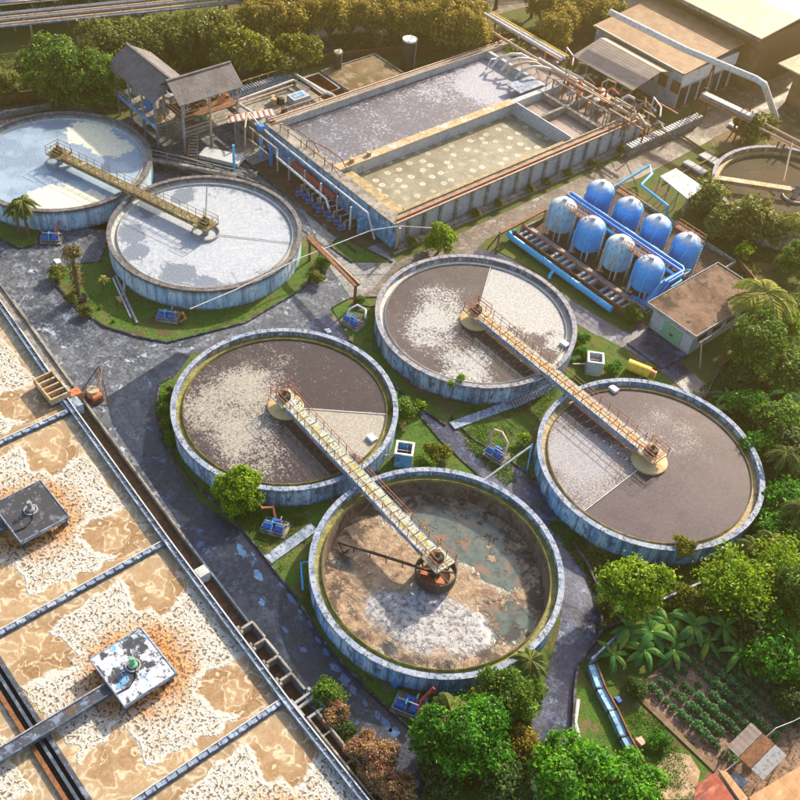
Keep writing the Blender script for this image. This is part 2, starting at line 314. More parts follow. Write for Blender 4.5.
def watermat(name, base, foam, fields, lo=.5, wid=.05, scale=3.0, stretch=None, tint=None, rough=.06, foam_rough=.7, base2=None, fine=None):
    """foam density = noise + sum(fields). fields: ('wedge',a0,a1,amt,r0,r1) degrees | ('blob',x,y,r,amt) | ('noise',scale,amt)"""
    m = NT(name, rough, .5); v = m.obj; x = m.xyz(v)
    ang = m.math('ARCTAN2', x[1], x[0]); D = m.noise(scale, 10, .75, m.map(v, stretch or (1,1,1)), 0.0)
    rad = m.dist(m.map(v, (1,1,0)), (0,0,0))
    vw = m.warp(v, .45, 2.2)
    for f in fields:
        if f[0] == 'wedge':
            a0, a1 = R(f[1]), R(f[2]); mid = (a0 + a1) / 2; half = (a1 - a0) / 2
            # signed angle to the middle, wrapped
            d = m.math('SUBTRACT', ang, mid); d = m.math('WRAP', d, PI, -PI)
            s1 = m.math('MULTIPLY', m.ss(d, -half - .012, -half + .012), 1.0)
            soft = f[6] if len(f) > 6 else .25
            s2 = m.ss(m.math('ADD', d, m.math('MULTIPLY', m.math('SUBTRACT', m.noise(.5, 4, .6, v), .5), soft * 1.5)), half, half - soft)
            if len(f) > 7 and f[7]:   # sharp edge on the other side
                s1 = m.ss(m.math('ADD', d, m.math('MULTIPLY', m.math('SUBTRACT', m.noise(.5, 4, .6, v), .5), soft * 1.5)), -half, -half + soft)
                s2 = m.ss(d, half + .012, half - .012)
            r_ = m.math('MULTIPLY', m.ss(rad, f[4] - .3, f[4] + .3), m.ss(m.math('ADD', rad, m.math('MULTIPLY', m.noise(.6, 4, .6, v), 2.0)), f[5] + 1.8, f[5] + .6))
            D = m.math('ADD', D, m.math('MULTIPLY', m.math('MULTIPLY', m.math('MULTIPLY', s1, s2), r_), f[3]))
        elif f[0] == 'blob':
            d = m.dist(m.map(vw, (1,1,0)), (f[1], f[2], 0)); D = m.math('ADD', D, m.ss(d, f[3], f[3] * .3, 0, f[4]))
        elif f[0] == 'noise':
            D = m.math('ADD', D, m.math('MULTIPLY', m.math('SUBTRACT', m.noise(f[1], 5, .6, m.map(v, (1,1,1), (f[2]*77, 4, 0))), .5), f[2]))
    k = m.ss(D, lo, lo + wid)
    b = base
    n2 = m.noise(.25, 4, .6, m.map(v, (1,1,1), (8,8,8)))
    if base2: b = m.mix(m.ss(n2, .4, .6), base, base2)
    f2 = m.noise(5, 8, .75, v)
    b = m.mix(m.ss(f2, .50, .60, 0, .55), b, tuple(q * 1.9 for q in base)); b = m.mix(m.ss(f2, .45, .38, 0, .5), b, tuple(q * .55 for q in base))
    fo = m.mix(m.ss(m.noise(4.5, 9, .78, m.map(v, (1,1,1), (1,5,1))), .40, .58), foam, tint or tuple(q * .6 for q in foam))
    m.col(m.mix(k, b, fo)); m.rough(m.mix(k, (rough,)*3, (foam_rough,)*3)); m.bump(m.math('ADD', m.math('MULTIPLY', k, .6), m.math('MULTIPLY', m.noise(2.5, 5, .6, v), .35)), .2, .03)
    return m.m
BW = (.062,.046,.040); FW = (.42,.40,.39)
M['water1'] = watermat('brown_water_white_wedge', BW, (.43,.44,.44), [('wedge', 12, 126, .5, 1.8, 8.8, .9, True), ('blob', -4.0, -1.2, 4.2, .15), ('blob', -1.5, -4.8, 4.5, .18), ('blob', 4.5, -5.2, 4.0, .2), ('noise', .5, .25)], .60, .10, 4, base2=(.085,.066,.058))
M['water2'] = watermat('brown_water_beige_foam', (.048,.034,.032), (.38,.355,.31), [('wedge', 3, 49, .6, 2.0, 9.2, .35, True), ('blob', -3.0, -4.0, 6.8, .19), ('blob', -5.5, 1.0, 5.0, .07), ('blob', 3.0, -5.5, 4.8, .13), ('noise', .45, .25), ('noise', 1.5, .12)], .60, .08, 5.5)
M['water4'] = watermat('brown_water_grey_scum', (.064,.048,.056), (.32,.32,.36), [('wedge', 180, 272, .17, 1.2, 9.2, .5, True), ('blob', -4.5, -4.5, 4.2, .14), ('blob', -1.5, 4, 6, .09), ('noise', .5, .2), ('noise', 2.5, .1)], .62, .12, 6.5, base2=(.082,.062,.068))
M['water5'] = watermat('white_scum_grey_streaks', (.15,.18,.23), (.44,.46,.49), [('blob', 0, 0, 12, .26), ('blob', 4, 3, 6, .12), ('blob', -7.2, -2.0, 2.2, -.40), ('blob', -4.2, -6.2, 2.2, -.42), ('blob', -1.2, -7.6, 1.8, -.42), ('blob', 3.9, -5.8, 2.3, -.42), ('blob', 7.0, -4.6, 1.8, -.34), ('blob', -6.8, 1.6, 1.8, -.3), ('noise', .5, .4), ('noise', 1.2, .34)], .50, .10, 2.2, rough=.3, tint=(.28,.33,.41))
M['water6'] = watermat('pale_blue_water_cream_scum', (.19,.26,.35), (.80,.77,.58), [('blob', 6.2, -4.0, 5.0, .5), ('blob', 8.0, -.5, 2.4, .4), ('blob', -4.0, 5.8, 4.4, .5), ('blob', .4, 6.2, 3.4, .45), ('noise', .35, .2)], .76, .05, 1.6, rough=.25, tint=(.60,.60,.48), base2=(.30,.39,.50))
M['water7'] = watermat('olive_sludge', (.035,.028,.012), (.12,.085,.05), [('noise', .35, .4), ('blob', -1, -5, 5, .2)], .52, .12, 2.0, foam_rough=1.0, rough=.95, base2=(.06,.036,.015))

def mudmat():
    m = NT('dried_sludge_and_puddles', .6, .5); v = m.obj; vw = m.warp(v, .35, 3.2); vv = m.warp(vw, 1.4, .9)
    def blob(x, y, r, s=.5): return m.ss(m.dist(m.map(vv, (1,1,0)), (x, y, 0)), r + s, r - s)
    def mx(a, b): return m.math('MAXIMUM', a, b)
    n1 = m.noise(1.2, 8, .7, v); n2 = m.noise(4, 9, .75, v); n3 = m.noise(.7, 6, .65, vw)
    tan = m.mix(m.ss(n1, .38, .62), (.44,.32,.21), (.25,.17,.115)); tan = m.mix(m.ss(n2, .50, .66, 0, .75), tan, (.56,.45,.33))
    tan = m.mix(m.ss(n3, .56, .66, 0, .7), tan, (.24,.13,.06))
    wat = m.mix(m.ss(n1, .35, .6), (.055,.085,.085), (.11,.14,.125))
    pud = mx(mx(blob(-3.8, 3.6, 2.8), blob(-1.2, 5.0, 3.1)), mx(blob(2.4, 5.0, 2.4), blob(6.0, 2.0, 2.2)))
    pud = mx(pud, mx(blob(3.0, -7.2, .9), blob(6.6, -4.6, .9))); pud = mx(pud, mx(blob(-6.2, 1.2, 1.2, .8), blob(-5.6, -5.2, .7)))
    pud = m.math('MULTIPLY', pud, m.ss(m.noise(.8, 6, .65, m.map(vw, (1,1,1), (6,1,0))), .63, .58))
    c = m.mix(pud, tan, wat)
    c = m.mix(m.ss(m.noise(.45, 7, .7, m.map(vw, (1,1,1), (3,8,0))), .54, .58, 0, .85), c, (.22,.13,.085))
    c = m.mix(m.ss(m.noise(1.6, 8, .75, m.map(v, (1,1,1), (3,8,0))), .58, .62, 0, .8), c, (.09,.06,.045))
    grey = mx(mx(blob(2.2, -3.2, 2.9), blob(5.2, -1.6, 2.1)), mx(blob(-.4, -4.6, 1.9), blob(3.8, -.9, 1.3)))
    gc = m.mix(m.ss(m.noise(2.2, 10, .8, v), .46, .56), (.50,.50,.52), (.13,.13,.15)); gc = m.mix(m.ss(m.noise(6, 8, .8, v), .5, .62), gc, (.55,.54,.54))
    c = m.mix(m.math('MULTIPLY', grey, m.ss(n3, .30, .38)), c, gc)
    dk = m.math('MULTIPLY', m.ss(m.dist(m.map(v, (1,1,0)), (0,0,0)), 6.6, 7.4), m.ss(m.noise(.8, 6, .7, m.map(v, (1,1,1), (4,4,4))), .48, .54)); c = m.mix(m.math('MULTIPLY', dk, .8), c, (.035,.03,.03))  # dark patches round the mud edge: rim shadow mixed into the colour
    m.col(c); m.rough(m.mix(pud, (.75,)*3, (.12,)*3))
    m.bump(m.math('MULTIPLY', m.math('ADD', n2, m.math('MULTIPLY', n1, 1.5)), m.math('SUBTRACT', 1, m.math('MULTIPLY', pud, .9))), .8, .18); return m.m
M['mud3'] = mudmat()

def cellmat():
    m = NT('frothy_tan_water', .55, .4); v = m.obj
    vv = m.warp(m.warp(m.warp(v, .18, 3.2), .7, .8), 2.8, .28); x = m.xyz(vv); xr = m.xyz(v)
    a = m.math('ABSOLUTE', x[0]); b = m.math('ABSOLUTE', m.math('MULTIPLY', x[1], 1.12))
    mn = m.math('MINIMUM', a, b); mxx = m.math('MAXIMUM', a, b)
    q = m.math('SUBTRACT', m.math('ADD', mn, m.math('MULTIPLY', m.math('SUBTRACT', m.noise(1.5, 5, .6, v), .5), .9)), m.math('MULTIPLY', mxx, .22))       # calm water widens towards the corners
    q = m.math('MAXIMUM', q, m.math('SUBTRACT', m.math('ADD', mxx, m.math('MULTIPLY', m.math('SUBTRACT', m.noise(.7, 5, .6, m.map(v, (1,1,1), (2,6,1))), .5), 2.4)), 5.35))
    calm = m.math('MULTIPLY', m.ss(q, 1.95, 2.15), m.ss(mxx, 3.4, 3.9))
    edge = m.math('MULTIPLY', m.ss(m.math('ABSOLUTE', m.math('SUBTRACT', q, 1.95)), .30, .04), m.ss(mxx, 3.3, 3.7))
    d = m.dist(m.map(v, (1,1,0)), (0,0,0))
    g1 = m.noise(4.2, 3, .55, m.warp(v, 1.6, .45)); g2 = m.noise(1.1, 5, .6, m.map(m.warp(v, 1.0, .8), (1,1,1), (9,4,2))); g3 = m.noise(6.5, 7, .7, v)
    froth = m.mix(m.ss(g3, .40, .60), (.52,.49,.43), (.64,.62,.57)); froth = m.mix(m.ss(g2, .52, .62, 0, .55), froth, (.38,.29,.18)); froth = m.mix(m.ss(g1, .48, .41, 0, .95), froth, (.11,.085,.055)); froth = m.mix(m.ss(g1, .545, .60, 0, .6), froth, (.30,.25,.18))
    rr = m.math('ADD', d, m.math('MULTIPLY', m.noise(.5, 6, .65, v), 4.4))
    ora = m.ss(rr, 7.4, 4.6); oc = m.mix(m.ss(g1, .44, .54), (.12,.045,.01), (.50,.21,.04)); oc = m.mix(m.ss(g2, .54, .62, 0, .8), oc, (.58,.36,.14)); froth = m.mix(m.math('MULTIPLY', ora, .92), froth, oc)
    sw = m.noise(.38, 3, .45, m.warp(m.warp(v, .28, 4.2), .8, 1.2)); st = m.math('ABSOLUTE', m.math('SUBTRACT', m.math('FRACT', m.math('MULTIPLY', sw, 8)), .5))
    cc = m.mix(m.ss(sw, .40, .60), (.23,.135,.055), (.37,.26,.145)); cc = m.mix(m.ss(st, .14, .02, 0, .65), cc, (.68,.58,.42)); cc = m.mix(m.ss(st, .34, .49, 0, .55), cc, (.30,.17,.07)); cc = m.mix(m.ss(g1, .46, .60, 0, .15), cc, (.62,.52,.38))
    c = m.mix(calm, froth, cc); c = m.mix(m.math('MULTIPLY', edge, .85), c, (.62,.58,.50))
    wl = m.ss(m.math('ADD', m.math('MAXIMUM', m.math('ABSOLUTE', xr[0]), m.math('ADD', m.math('ABSOLUTE', xr[1]), .9)), m.math('MULTIPLY', m.noise(.6, 4, .6, v), 1.4)), 7.7, 8.7); c = m.mix(m.math('MULTIPLY', wl, .45), c, m.mix(m.ss(st, .3, .1), (.34,.27,.17), (.48,.41,.30)))
    m.col(c); m.rough(m.mix(calm, (.7,)*3, (.3,)*3)); m.bump(m.math('ADD', m.math('MULTIPLY', m.math('SUBTRACT', 1.0, g1), m.math('SUBTRACT', 1.1, calm)), m.math('MULTIPLY', sw, .6)), .8, .16)
    return m.m
M['cell'] = cellmat()
M['aer_foam'] = watermat('lavender_grey_froth', (.085,.085,.11), (.42,.43,.50), [('noise', .35, .25), ('blob', 84.4-79-10.5, 12, 8, .35), ('blob', -3.5, 12.5, 3.5, .3), ('blob', -8, 4, 7, .06)], .53, .08, 3.2, stretch=(1,1,1), rough=.4, tint=(.24,.25,.31))
def bubmat():
    m = NT('olive_water_with_bubble_rings', .35, .5); v = m.obj
    c = m.mix(m.ss(m.noise(.4, 6, .6, v), .4, .6), (.17,.155,.10), (.25,.23,.165)); c = m.mix(m.ss(m.noise(3, 8, .7, v), .48, .66, 0, .8), c, (.16,.14,.07)); c = m.mix(m.ss(m.noise(2, 7, .7, m.warp(v, 2, .6)), .56, .66, 0, .7), c, (.46,.43,.30))
    d = m.vor(.56, m.warp(v, .8, .35), 'F1', rand=.6); d = m.math('ADD', d, m.math('MULTIPLY', m.math('SUBTRACT', m.noise(2.5, 4, .6, v), .5), .10)); gate = m.ss(m.noise(.35, 5, .6, m.map(v, (1,1,1), (3,9,0))), .40, .54, .25, .8)
    c = m.mix(m.math('MULTIPLY', m.ss(d, .24, .17), gate), c, (.62,.58,.46)); c = m.mix(m.math('MULTIPLY', m.ss(d, .12, .08), gate), c, (.25,.22,.13))
    c = m.mix(m.math('MULTIPLY', m.ss(d, .05, .02), gate), c, (.6,.56,.46))
    m.col(c); m.bump(m.noise(3, 6, .7, v), .4, .05); return m.m
M['bubbles'] = bubmat()
M['aer3'] = watermat('pale_brown_settled_water', (.26,.20,.18), (.42,.38,.38), [('blob', -2, -4, 5, .2), ('noise', .4, .3)], .55, .15, 1.5, rough=.3)
M['slab_dark'] = layered('dark_stained_slab', (.04,.043,.055), [(.9,6,.54,.64,(.13,.14,.17)), (3,7,.6,.7,(.30,.29,.34))], .7, (5, .3, .03))
M['slab_white'] = layered('patchy_white_slab', (.045,.05,.065), [(.75,7,.48,.54,(.48,.52,.60)), (.5,6,.60,.64,(.16,.36,.60)), (3,7,.58,.68,(.04,.04,.05))], .7, (5, .3, .03))
M['beam_dark'] = layered('blue_black_beam', (.05,.06,.085), [(1.5,6,.5,.64,(.16,.20,.28)), (.6,5,.58,.66,(.12,.06,.03)), (4,6,.6,.7,(.35,.38,.44))], .6, (5, .3, .03))
M['coping'] = layered('pale_blue_coping', (.20,.26,.36), [(1,6,.48,.62,(.36,.42,.52)), (3,7,.52,.64,(.06,.07,.10)), (.6,5,.60,.68,(.45,.40,.38))], .6, (5, .3, .03))
M['coping_dark'] = layered('dark_teal_coping', (.06,.09,.13), [(1,6,.5,.64,(.14,.18,.24)), (3,7,.55,.66,(.02,.025,.04))], .6, (5, .3, .03))
M['filter_blue'] = None
def filtmat(name, body, dome_glare, stain):
    m = NT(name, .38, .5); v = m.obj; z = m.xyz(v)[2]
    n = m.noise(1.0, 6, .65, v); f = m.noise(3.5, 8, .7, m.map(v, (1,1,.3)))
    c = m.mix(m.ss(n, .4, .62), body, tuple(min(1, q * 1.25) for q in body)); c = m.mix(m.math('MULTIPLY', m.ss(m.math('ADD', z, m.math('MULTIPLY', n, 1.6)), 4.75, 5.35), .85), c, dome_glare)  # whitened top of the vessel: sun highlight painted into the blue
    c = m.mix(m.math('MULTIPLY', m.ss(f, .50, .62), stain), c, (.30,.24,.16)); m.col(c); m.bump(f, .12, .03); return m.m
M['filt_a'] = filtmat('blue_filter_paint', (.02,.32,.78), (.62,.66,.68), .25)
M['filt_b'] = filtmat('chalky_blue_filter_paint', (.22,.46,.64), (.70,.70,.66), .9)

def leafmat(name, cols, trans=.45, rough=.5):
    trans = max(trans, .42)
    m = NT(name, rough, .25)
    r = m.geo.outputs['Random Per Island']; n = m.t.nodes.new('ShaderNodeValToRGB'); m.put(n.inputs[0], r)
    e = n.color_ramp.elements; e[0].color = (*cols[0], 1); e[0].position = 0; e[1].color = (*cols[-1], 1); e[1].position = 1
    for i, c in enumerate(cols[1:-1]): q = e.new((i + 1) / (len(cols) - 1)); q.color = (*c, 1)
    oi = m.t.nodes.new('ShaderNodeObjectInfo')
    big = m.noise(.9, 3, .6, m.pos)
    c = m.mix(m.ss(big, .47, .62, 0, .55), n.outputs[0], tuple(q * .6 for q in cols[1]))
    c = m.mix(m.ss(big, .42, .34, 0, .6), c, cols[-1])
    c = m.mix(m.math('MULTIPLY', m.math('GREATER_THAN', m.math('FRACT', m.math('MULTIPLY', r, 37.0)), .965), .8), c, (.22,.15,.05))
    m.col(c)
    tr = m.t.nodes.new('ShaderNodeBsdfTranslucent'); m.put(tr.inputs[0], c)
    mx = m.t.nodes.new('ShaderNodeMixShader'); mx.inputs[0].default_value = trans
    m.t.links.new(m.b.outputs[0], mx.inputs[1]); m.t.links.new(tr.outputs[0], mx.inputs[2])
    m.t.links.new(mx.outputs[0], m.t.nodes['Material Output'].inputs[0]); return m.m
L = {
 'green': leafmat('leaf_mid_green', [(.05,.12,.012), (.09,.21,.02), (.15,.30,.03), (.24,.37,.04)]),
 'vivid': leafmat('leaf_vivid_green', [(.015,.09,.006), (.03,.19,.01), (.07,.33,.014), (.17,.44,.03)]),
 'bright': leafmat('leaf_bright_green', [(.03,.15,.008), (.07,.28,.012), (.13,.44,.02), (.28,.55,.03)]),
 'lime': leafmat('leaf_lime', [(.08,.18,.006), (.17,.33,.01), (.28,.46,.015), (.42,.52,.02)], .35),
 'olive': leafmat('leaf_olive', [(.08,.11,.025), (.14,.18,.035), (.22,.26,.05), (.32,.33,.06)], .35),
 'gold': leafmat('leaf_glare_golden_olive', [(.17,.14,.025), (.28,.22,.035), (.42,.33,.05), (.55,.45,.08)], .45),  # golden olive leaves, made lighter and yellower for the sun glare
 'yellow': leafmat('leaf_yellow_green', [(.09,.11,.01), (.16,.19,.015), (.24,.27,.02), (.33,.32,.03)], .35),
 'dark': leafmat('leaf_dark_green', [(.03,.08,.02), (.06,.13,.03), (.10,.19,.045), (.15,.25,.06)]),
 'pink': leafmat('leaf_pink_flowers', [(.06,.12,.02), (.55,.20,.17), (.14,.20,.03), (.68,.36,.30), (.22,.24,.05), (.60,.36,.15)]),
 'orange': leafmat('leaf_orange_flowers', [(.03,.08,.015), (.06,.12,.02), (.65,.26,.03), (.08,.12,.02), (.32,.14,.12)]),
 'palm': leafmat('frond_green', [(.05,.09,.018), (.10,.15,.025), (.18,.22,.035)], .3),
 'palm_gold': leafmat('frond_golden', [(.22,.26,.03), (.38,.40,.05), (.55,.52,.10)], .35),
 'banana': leafmat('banana_leaf', [(.02,.10,.03), (.04,.18,.045), (.09,.26,.04), (.30,.36,.04)], .3, .4),
 'dry': leafmat('dry_leaves', [(.13,.11,.05), (.24,.18,.08), (.16,.17,.04)], .2),
 'cabbage': leafmat('row_crop_leaf', [(.04,.16,.06), (.08,.27,.10), (.15,.37,.14), (.24,.44,.16)]),
}

# ================================================================ SETTING
def P2(pts, z=0.0): return [tuple(G(x, y, z)[:2]) for x, y in pts]
struct(MB().box(-900, 700, -300, 1300, -2, 0), 'ground', M['ground'])
mb = MB().sheet(P2([(-160,200),(-60,140),(60,125),(235,108),(262,128),(398,262),(398,264),(330,312),(352,352),(300,336),(250,336),(186,356),(150,400),(166,455),(206,513),(268,588),(300,640),(360,706),(420,755),(500,860),(500,900),(420,900),(300,690),(200,560),(100,420),(0,300),(-160,180)]), .012)
struct(mb, 'yard_pavement', M['road'])
# damp dark stretch of the yard road, its blue shade put into the colour
mb = MB().sheet(P2([(106,398),(178,352),(190,356),(158,398),(166,452),(198,500),(238,528),(262,554),(300,604),(335,656),(376,700),(416,736),(455,766),(500,862),(500,905),(425,905),(300,692),(200,556),(112,424)]), .020)
struct(mb, 'dark_road', M['road_blue'])
def offset_strip(pts, w):
    a = []; b = []
    P = [G(*p) for p in pts]
    for i, p in enumerate(P):
        d = (P[min(i+1, len(P)-1)] - P[max(i-1, 0)]); d.z = 0; d.normalize(); n = Vector((-d.y, d.x, 0))
        ww = w[i] if isinstance(w, list) else w
        a.append((p + n * ww / 2)[:2]); b.append((p - n * ww / 2)[:2])
    return a + b[::-1]
def catmull(pts, k=6):
    out = []
    for i in range(len(pts) - 1):
        p0 = pts[max(i-1,0)]; p1 = pts[i]; p2 = pts[i+1]; p3 = pts[min(i+2, len(pts)-1)]
        for t in [j / k for j in range(k)]:
            out.append(tuple(.5 * ((2*b) + (-a + c) * t + (2*a - 5*b + 4*c - d) * t*t + (-a + 3*b - 3*c + d) * t**3) for a, b, c, d in zip(p0, p1, p2, p3)))
    out.append(tuple(pts[-1])); return out
def strip_mesh(pts, w, z):
    poly = offset_strip(pts, w); n = len(poly) // 2; a = poly[:n]; b = poly[n:][::-1]
    return MB().add([(x, y, z) for x, y in a] + [(x, y, z) for x, y in b], [(n+i, n+i+1, i+1, i) for i in range(n-1)])
pathC = catmull([(318,318),(352,356),(392,396),(430,425),(468,456),(506,476),(532,494),(553,520),(570,553),(580,592),(580,634),(567,686),(552,740),(546,800),(545,870)])
struct(strip_mesh(pathC, [2.9] * 30 + [3.3] * (len(pathC) - 30), .028), 'path', M['path_blue'])
pr_ = random.Random(4)
for i, (x, y) in enumerate(((283,585),(294,600),(300,612),(311,624),(318,640),(326,652),(335,668),(345,680),(353,690),(365,703),(378,716),(386,724),(394,732),(262,602),(285,630),(303,650),(240,548),(226,505),(215,492),(232,512),(258,575),(332,700),(345,725),(205,470))):
    q = G(x, y, 0); n = 11; rr = pr_.uniform(.22,.5); ph_ = pr_.uniform(0, 6)
    pts = [(q.x + rr * (1.3 + .5*math.sin(2*a+ph_)) * pr_.uniform(.75,1.1) * math.cos(a), q.y + rr * .8 * pr_.uniform(.75,1.1) * math.sin(a)) for a in [2*PI*k/n for k in range(n)]]
    struct(MB().sheet(pts, .0245), 'puddle', M['puddle'])
pathD = catmull([(455,252),(500,262),(545,292),(590,322),(635,346),(672,368),(700,392),(716,404)])
struct(strip_mesh(pathD, 2.6, .024), 'side_path', M['path_blue'])
mb = MB().sheet(P2([(330,318),(398,262),(640,150),(700,118),(745,92),(800,70),(860,60),(860,110),(760,118),(726,132),(640,178),(548,212),(486,240),(470,256),(430,258),(400,268),(378,300),(345,330)]), .032)
struct(mb, 'upper_road', M['road_tan'])
mb = MB().sheet(P2([(470,60),(560,20),(560,-60),(960,-60),(960,300),(770,150),(745,100),(690,115),(640,100),(600,70),(560,60),(520,80)]), .006)
struct(mb, 'dusty_yard', M['far_ground'])
# far road behind the tree belt
def far_line(x, pts): pass
mb = MB().add([(-119.6,-20,.02),(-113.2,-20,.02),(-99.6,150,.02),(-107.0,150,.02)], [(0,1,2,3)]); 
struct(mb, 'far_road', M['road_tan'])
mb = MB().add([(-150,-20,.02),(-143,-20,.02),(-128,170,.02),(-136,170,.02)], [(0,1,2,3)]); struct(mb, 'distant_road', M['road_tan'])

def lawn(pts, z=.12, name='lawn', m='lawn', kerb=None):
    poly = P2(pts, z); mb = MB().prism(poly, -.05, z, False); o = struct(mb, name, M[m])
    if kerb:
        k = MB(); n = len(poly)
        for i in kerb:
            a = Vector((*poly[i], .09)); b = Vector((*poly[(i+1) % n], .09)); d = (b - a).normalized() * .06
            k.bar(a - d, b + d, .16, .20)
        struct(k, 'kerb', M['kerb'])
struct(MB().sheet(P2([(236,130),(262,150),(330,208),(396,262),(372,290),(352,300),(326,262),(316,238),(300,205),(270,170),(236,160)]), .036), 'pale_pavement', M['road_pale'])
lawn([(54,268),(56,284),(76,306),(104,326),(140,337),(168,342),(200,334),(246,322),(300,290),(322,268),(320,252),(308,240),(270,230),(120,200),(100,262),(74,264)], kerb=list(range(0, 11)) + [13, 14])
lawn([(-70,215),(-10,234),(20,248),(36,244),(40,232),(20,200),(-60,190)], kerb=[0,1,2,3])
lawn([(332,308),(350,298),(376,297),(372,350),(396,374),(420,398),(452,415),(445,425),(410,400),(380,372),(350,340)], z=.10, kerb=[0,1,7,8,9])
lawn([(170,378),(160,384),(156,410),(162,440),(176,462),(196,486),(236,520),(258,548),(296,598),(330,650),(372,694),(410,728),(450,760),(470,720),(330,560),(330,480),(200,400)], z=.09, kerb=list(range(0, 12)))
lawn([(386,382),(400,392),(440,440),(486,482),(470,492),(400,480),(370,470)], z=.08, kerb=[0,1,2])
lawn([(452,418),(474,440),(512,462),(540,482),(562,506),(584,540),(597,580),(600,640),(640,600),(620,540),(520,450),(560,380),(540,380)], z=.07, kerb=[0,1,2,3,4,5])
lawn([(560,385),(580,330),(600,336),(632,352),(668,380),(680,392),(640,386),(600,384)], z=.07)
lawn([(500,252),(512,236),(525,246),(632,322),(650,340),(560,284)], z=.06)
lawn([(582,660),(574,700),(572,790),(700,790),(760,780),(668,700),(640,690),(600,660)], z=.05)
lawn([(392,262),(340,236),(330,246),(352,262)], z=.10, kerb=[2,1,0])
lawn([(420,800),(440,740),(520,700),(534,730),(530,800),(520,860),(440,860)], z=.06)
struct(MB().sheet(P2([(640,800),(655,768),(672,752),(690,756),(700,772),(694,800)]), .075), 'sandy_patch', M['sand'])
# garden bed
struct(MB().box(-15.2,-5.0,43.4,54.5,-.1,.09), 'garden_soil', M['soil'])
struct(MB().box(-15.2,-3.2,43.0,43.36,-.1,.16), 'garden_edge', M['far_ground'])
# hills of nothing: the far ground is green beyond the road
print('setting done')

# ================================================================ CLARIFIER TANKS
TC = {1:(-51.637,60.873), 2:(-52.750,38.523), 3:(-31.556,37.849), 4:(-28.816,60.653), 5:(-77.947,46.380), 6:(-97.838,40.181), 7:(-46.315,108.54)}
def tank(k, h, wz, wall, rim, launder, water, label, inner='inner_brown', disc='plate', box=None, deep=False):
    cx, cy = TC[k]; root = thing('clarifier_tank', (cx, cy, 0), label, 'tank', 'round settling tanks'); c = (cx, cy, 0); N = 128
    MB().lathe([(10.0,-.4),(10.0,h-.16),(9.64,h-.16),(9.64,h-1.3)], c, N).build('outer_wall', M[wall], root, True)
    MB().lathe([(10.0,h-.16),(10.07,h-.15),(10.07,h),(9.60,h),(9.60,h-.13),(9.64,h-.16)], c, N, True).build('rim', M[rim], root, True)
    MB().lathe([(9.64,h-.6),(9.10,h-.62),(9.10,h-.42),(9.02,h-.42),(9.02,h-1.0)], c, N).build('launder_channel', M[launder], root, True)
    if deep:
        MB().lathe([(9.02,h-.6),(8.96,h-.9),(8.75,wz-.03)], c, N).build('inner_wall', M[inner], root, True)
    MB().lathe([(.02, wz),(3, wz),(6, wz),(9.05, wz)], c, N).build('water_surface', M[water], root)
    w = MB(); nn = 640; vs = []
    for r_, zz in ((9.06, None), (9.0, None), (9.0, -.5), (9.06, -.5)):
        for i in range(nn):
            a = 2 * PI * i / nn; vs.append((cx + r_*math.cos(a), cy + r_*math.sin(a), h - .36 + (zz if zz is not None else (.03 if i % 2 else -.04))))
    w.add(vs, [(a*nn+i, a*nn+(i+1)%nn, ((a+1)%4)*nn+(i+1)%nn, ((a+1)%4)*nn+i) for a in range(4) for i in range(nn)])
    w.build('weir_plate', M[launder], root)
    if disc == 'plate':
        MB().lathe([(.01,wz+.34),(1.5,wz+.30),(1.62,wz+.22),(1.62,wz+.04),(1.5,wz-.1)], c, 40).build('centre_plate', M['disc'], root, True)
        MB().lathe([(.35,wz),(.35,h+.5)], c, 16).build('centre_column', M['rust'], root, True)
    elif disc == 'ring':
        MB().lathe([(1.48,wz-.1),(1.48,wz+.3),(1.36,wz+.3),(1.36,wz-.1)], c, 40, True).build('feed_ring', M['steel'], root, True)
        MB().lathe([(.35,wz-.1),(.35,h+.5)], c, 16).build('centre_column', M['steel'], root, True)
    elif disc == 'cage':
        MB().lathe([(1.68,wz+.5),(1.68,wz+1.5),(1.58,wz+1.5),(1.58,wz+.5)], c, 40, True).build('feed_drum', M['dark_steel'], root, True)
        f = MB()
        for i in range(8):
            a = 2 * PI * i / 8; f.bar((cx, cy, wz+1.3), (cx+1.6*math.cos(a), cy+1.6*math.sin(a), wz+1.3), .12); f.bar((cx+1.3*math.cos(a), cy+1.3*math.sin(a), wz-.1), (cx+1.6*math.cos(a), cy+1.6*math.sin(a), wz+.55), .1)
        f.build('feed_spokes', M['dark_steel'], root)
        MB().lathe([(.01,wz+.7),(1.2,wz+.66),(1.2,wz+.5)], c, 24).build('feed_floor', M['orange_pipe'], root)
        MB().lathe([(.4,wz-.1),(.4,h+.5)], c, 16).build('centre_column', M['rust'], root, True)
    if box:
        p = G(*box, wz + .3); x, y = p.x, p.y
        MB().box(x-.42, x+.42, y-.3, y+.3, wz-.1, wz+.32).build('scum_box', M['white_sheet'] if k != 3 else M['green_shutter'], root)
    return root
H1, H5 = 2.235, 2.59
t1 = tank(1, H1, 1.70, 'wall_speck', 'rim_tan', 'launder_pale', 'water1', 'brown water tank holding a white foam wedge, beside the single bush on the upper road', box=(565,343))
t2 = tank(2, H1, 1.70, 'wall_speck', 'rim_blue', 'launder_green', 'water2', 'brown water tank half covered by speckled beige foam, at the dark road bend', box=(372,437))
t3 = tank(3, H1, .10, 'wall_shade', 'rim_blue', 'launder_green', 'mud3', 'nearly drained tank showing dried tan sludge, grey crust and teal puddles', disc='cage', box=(419,482), deep=True)
t4 = tank(4, H1, 1.70, 'wall_shade', 'rim_blue', 'launder', 'water4', 'mauve brown water tank with a grey scum sector, beside the yellow cylinder', box=(614,388))
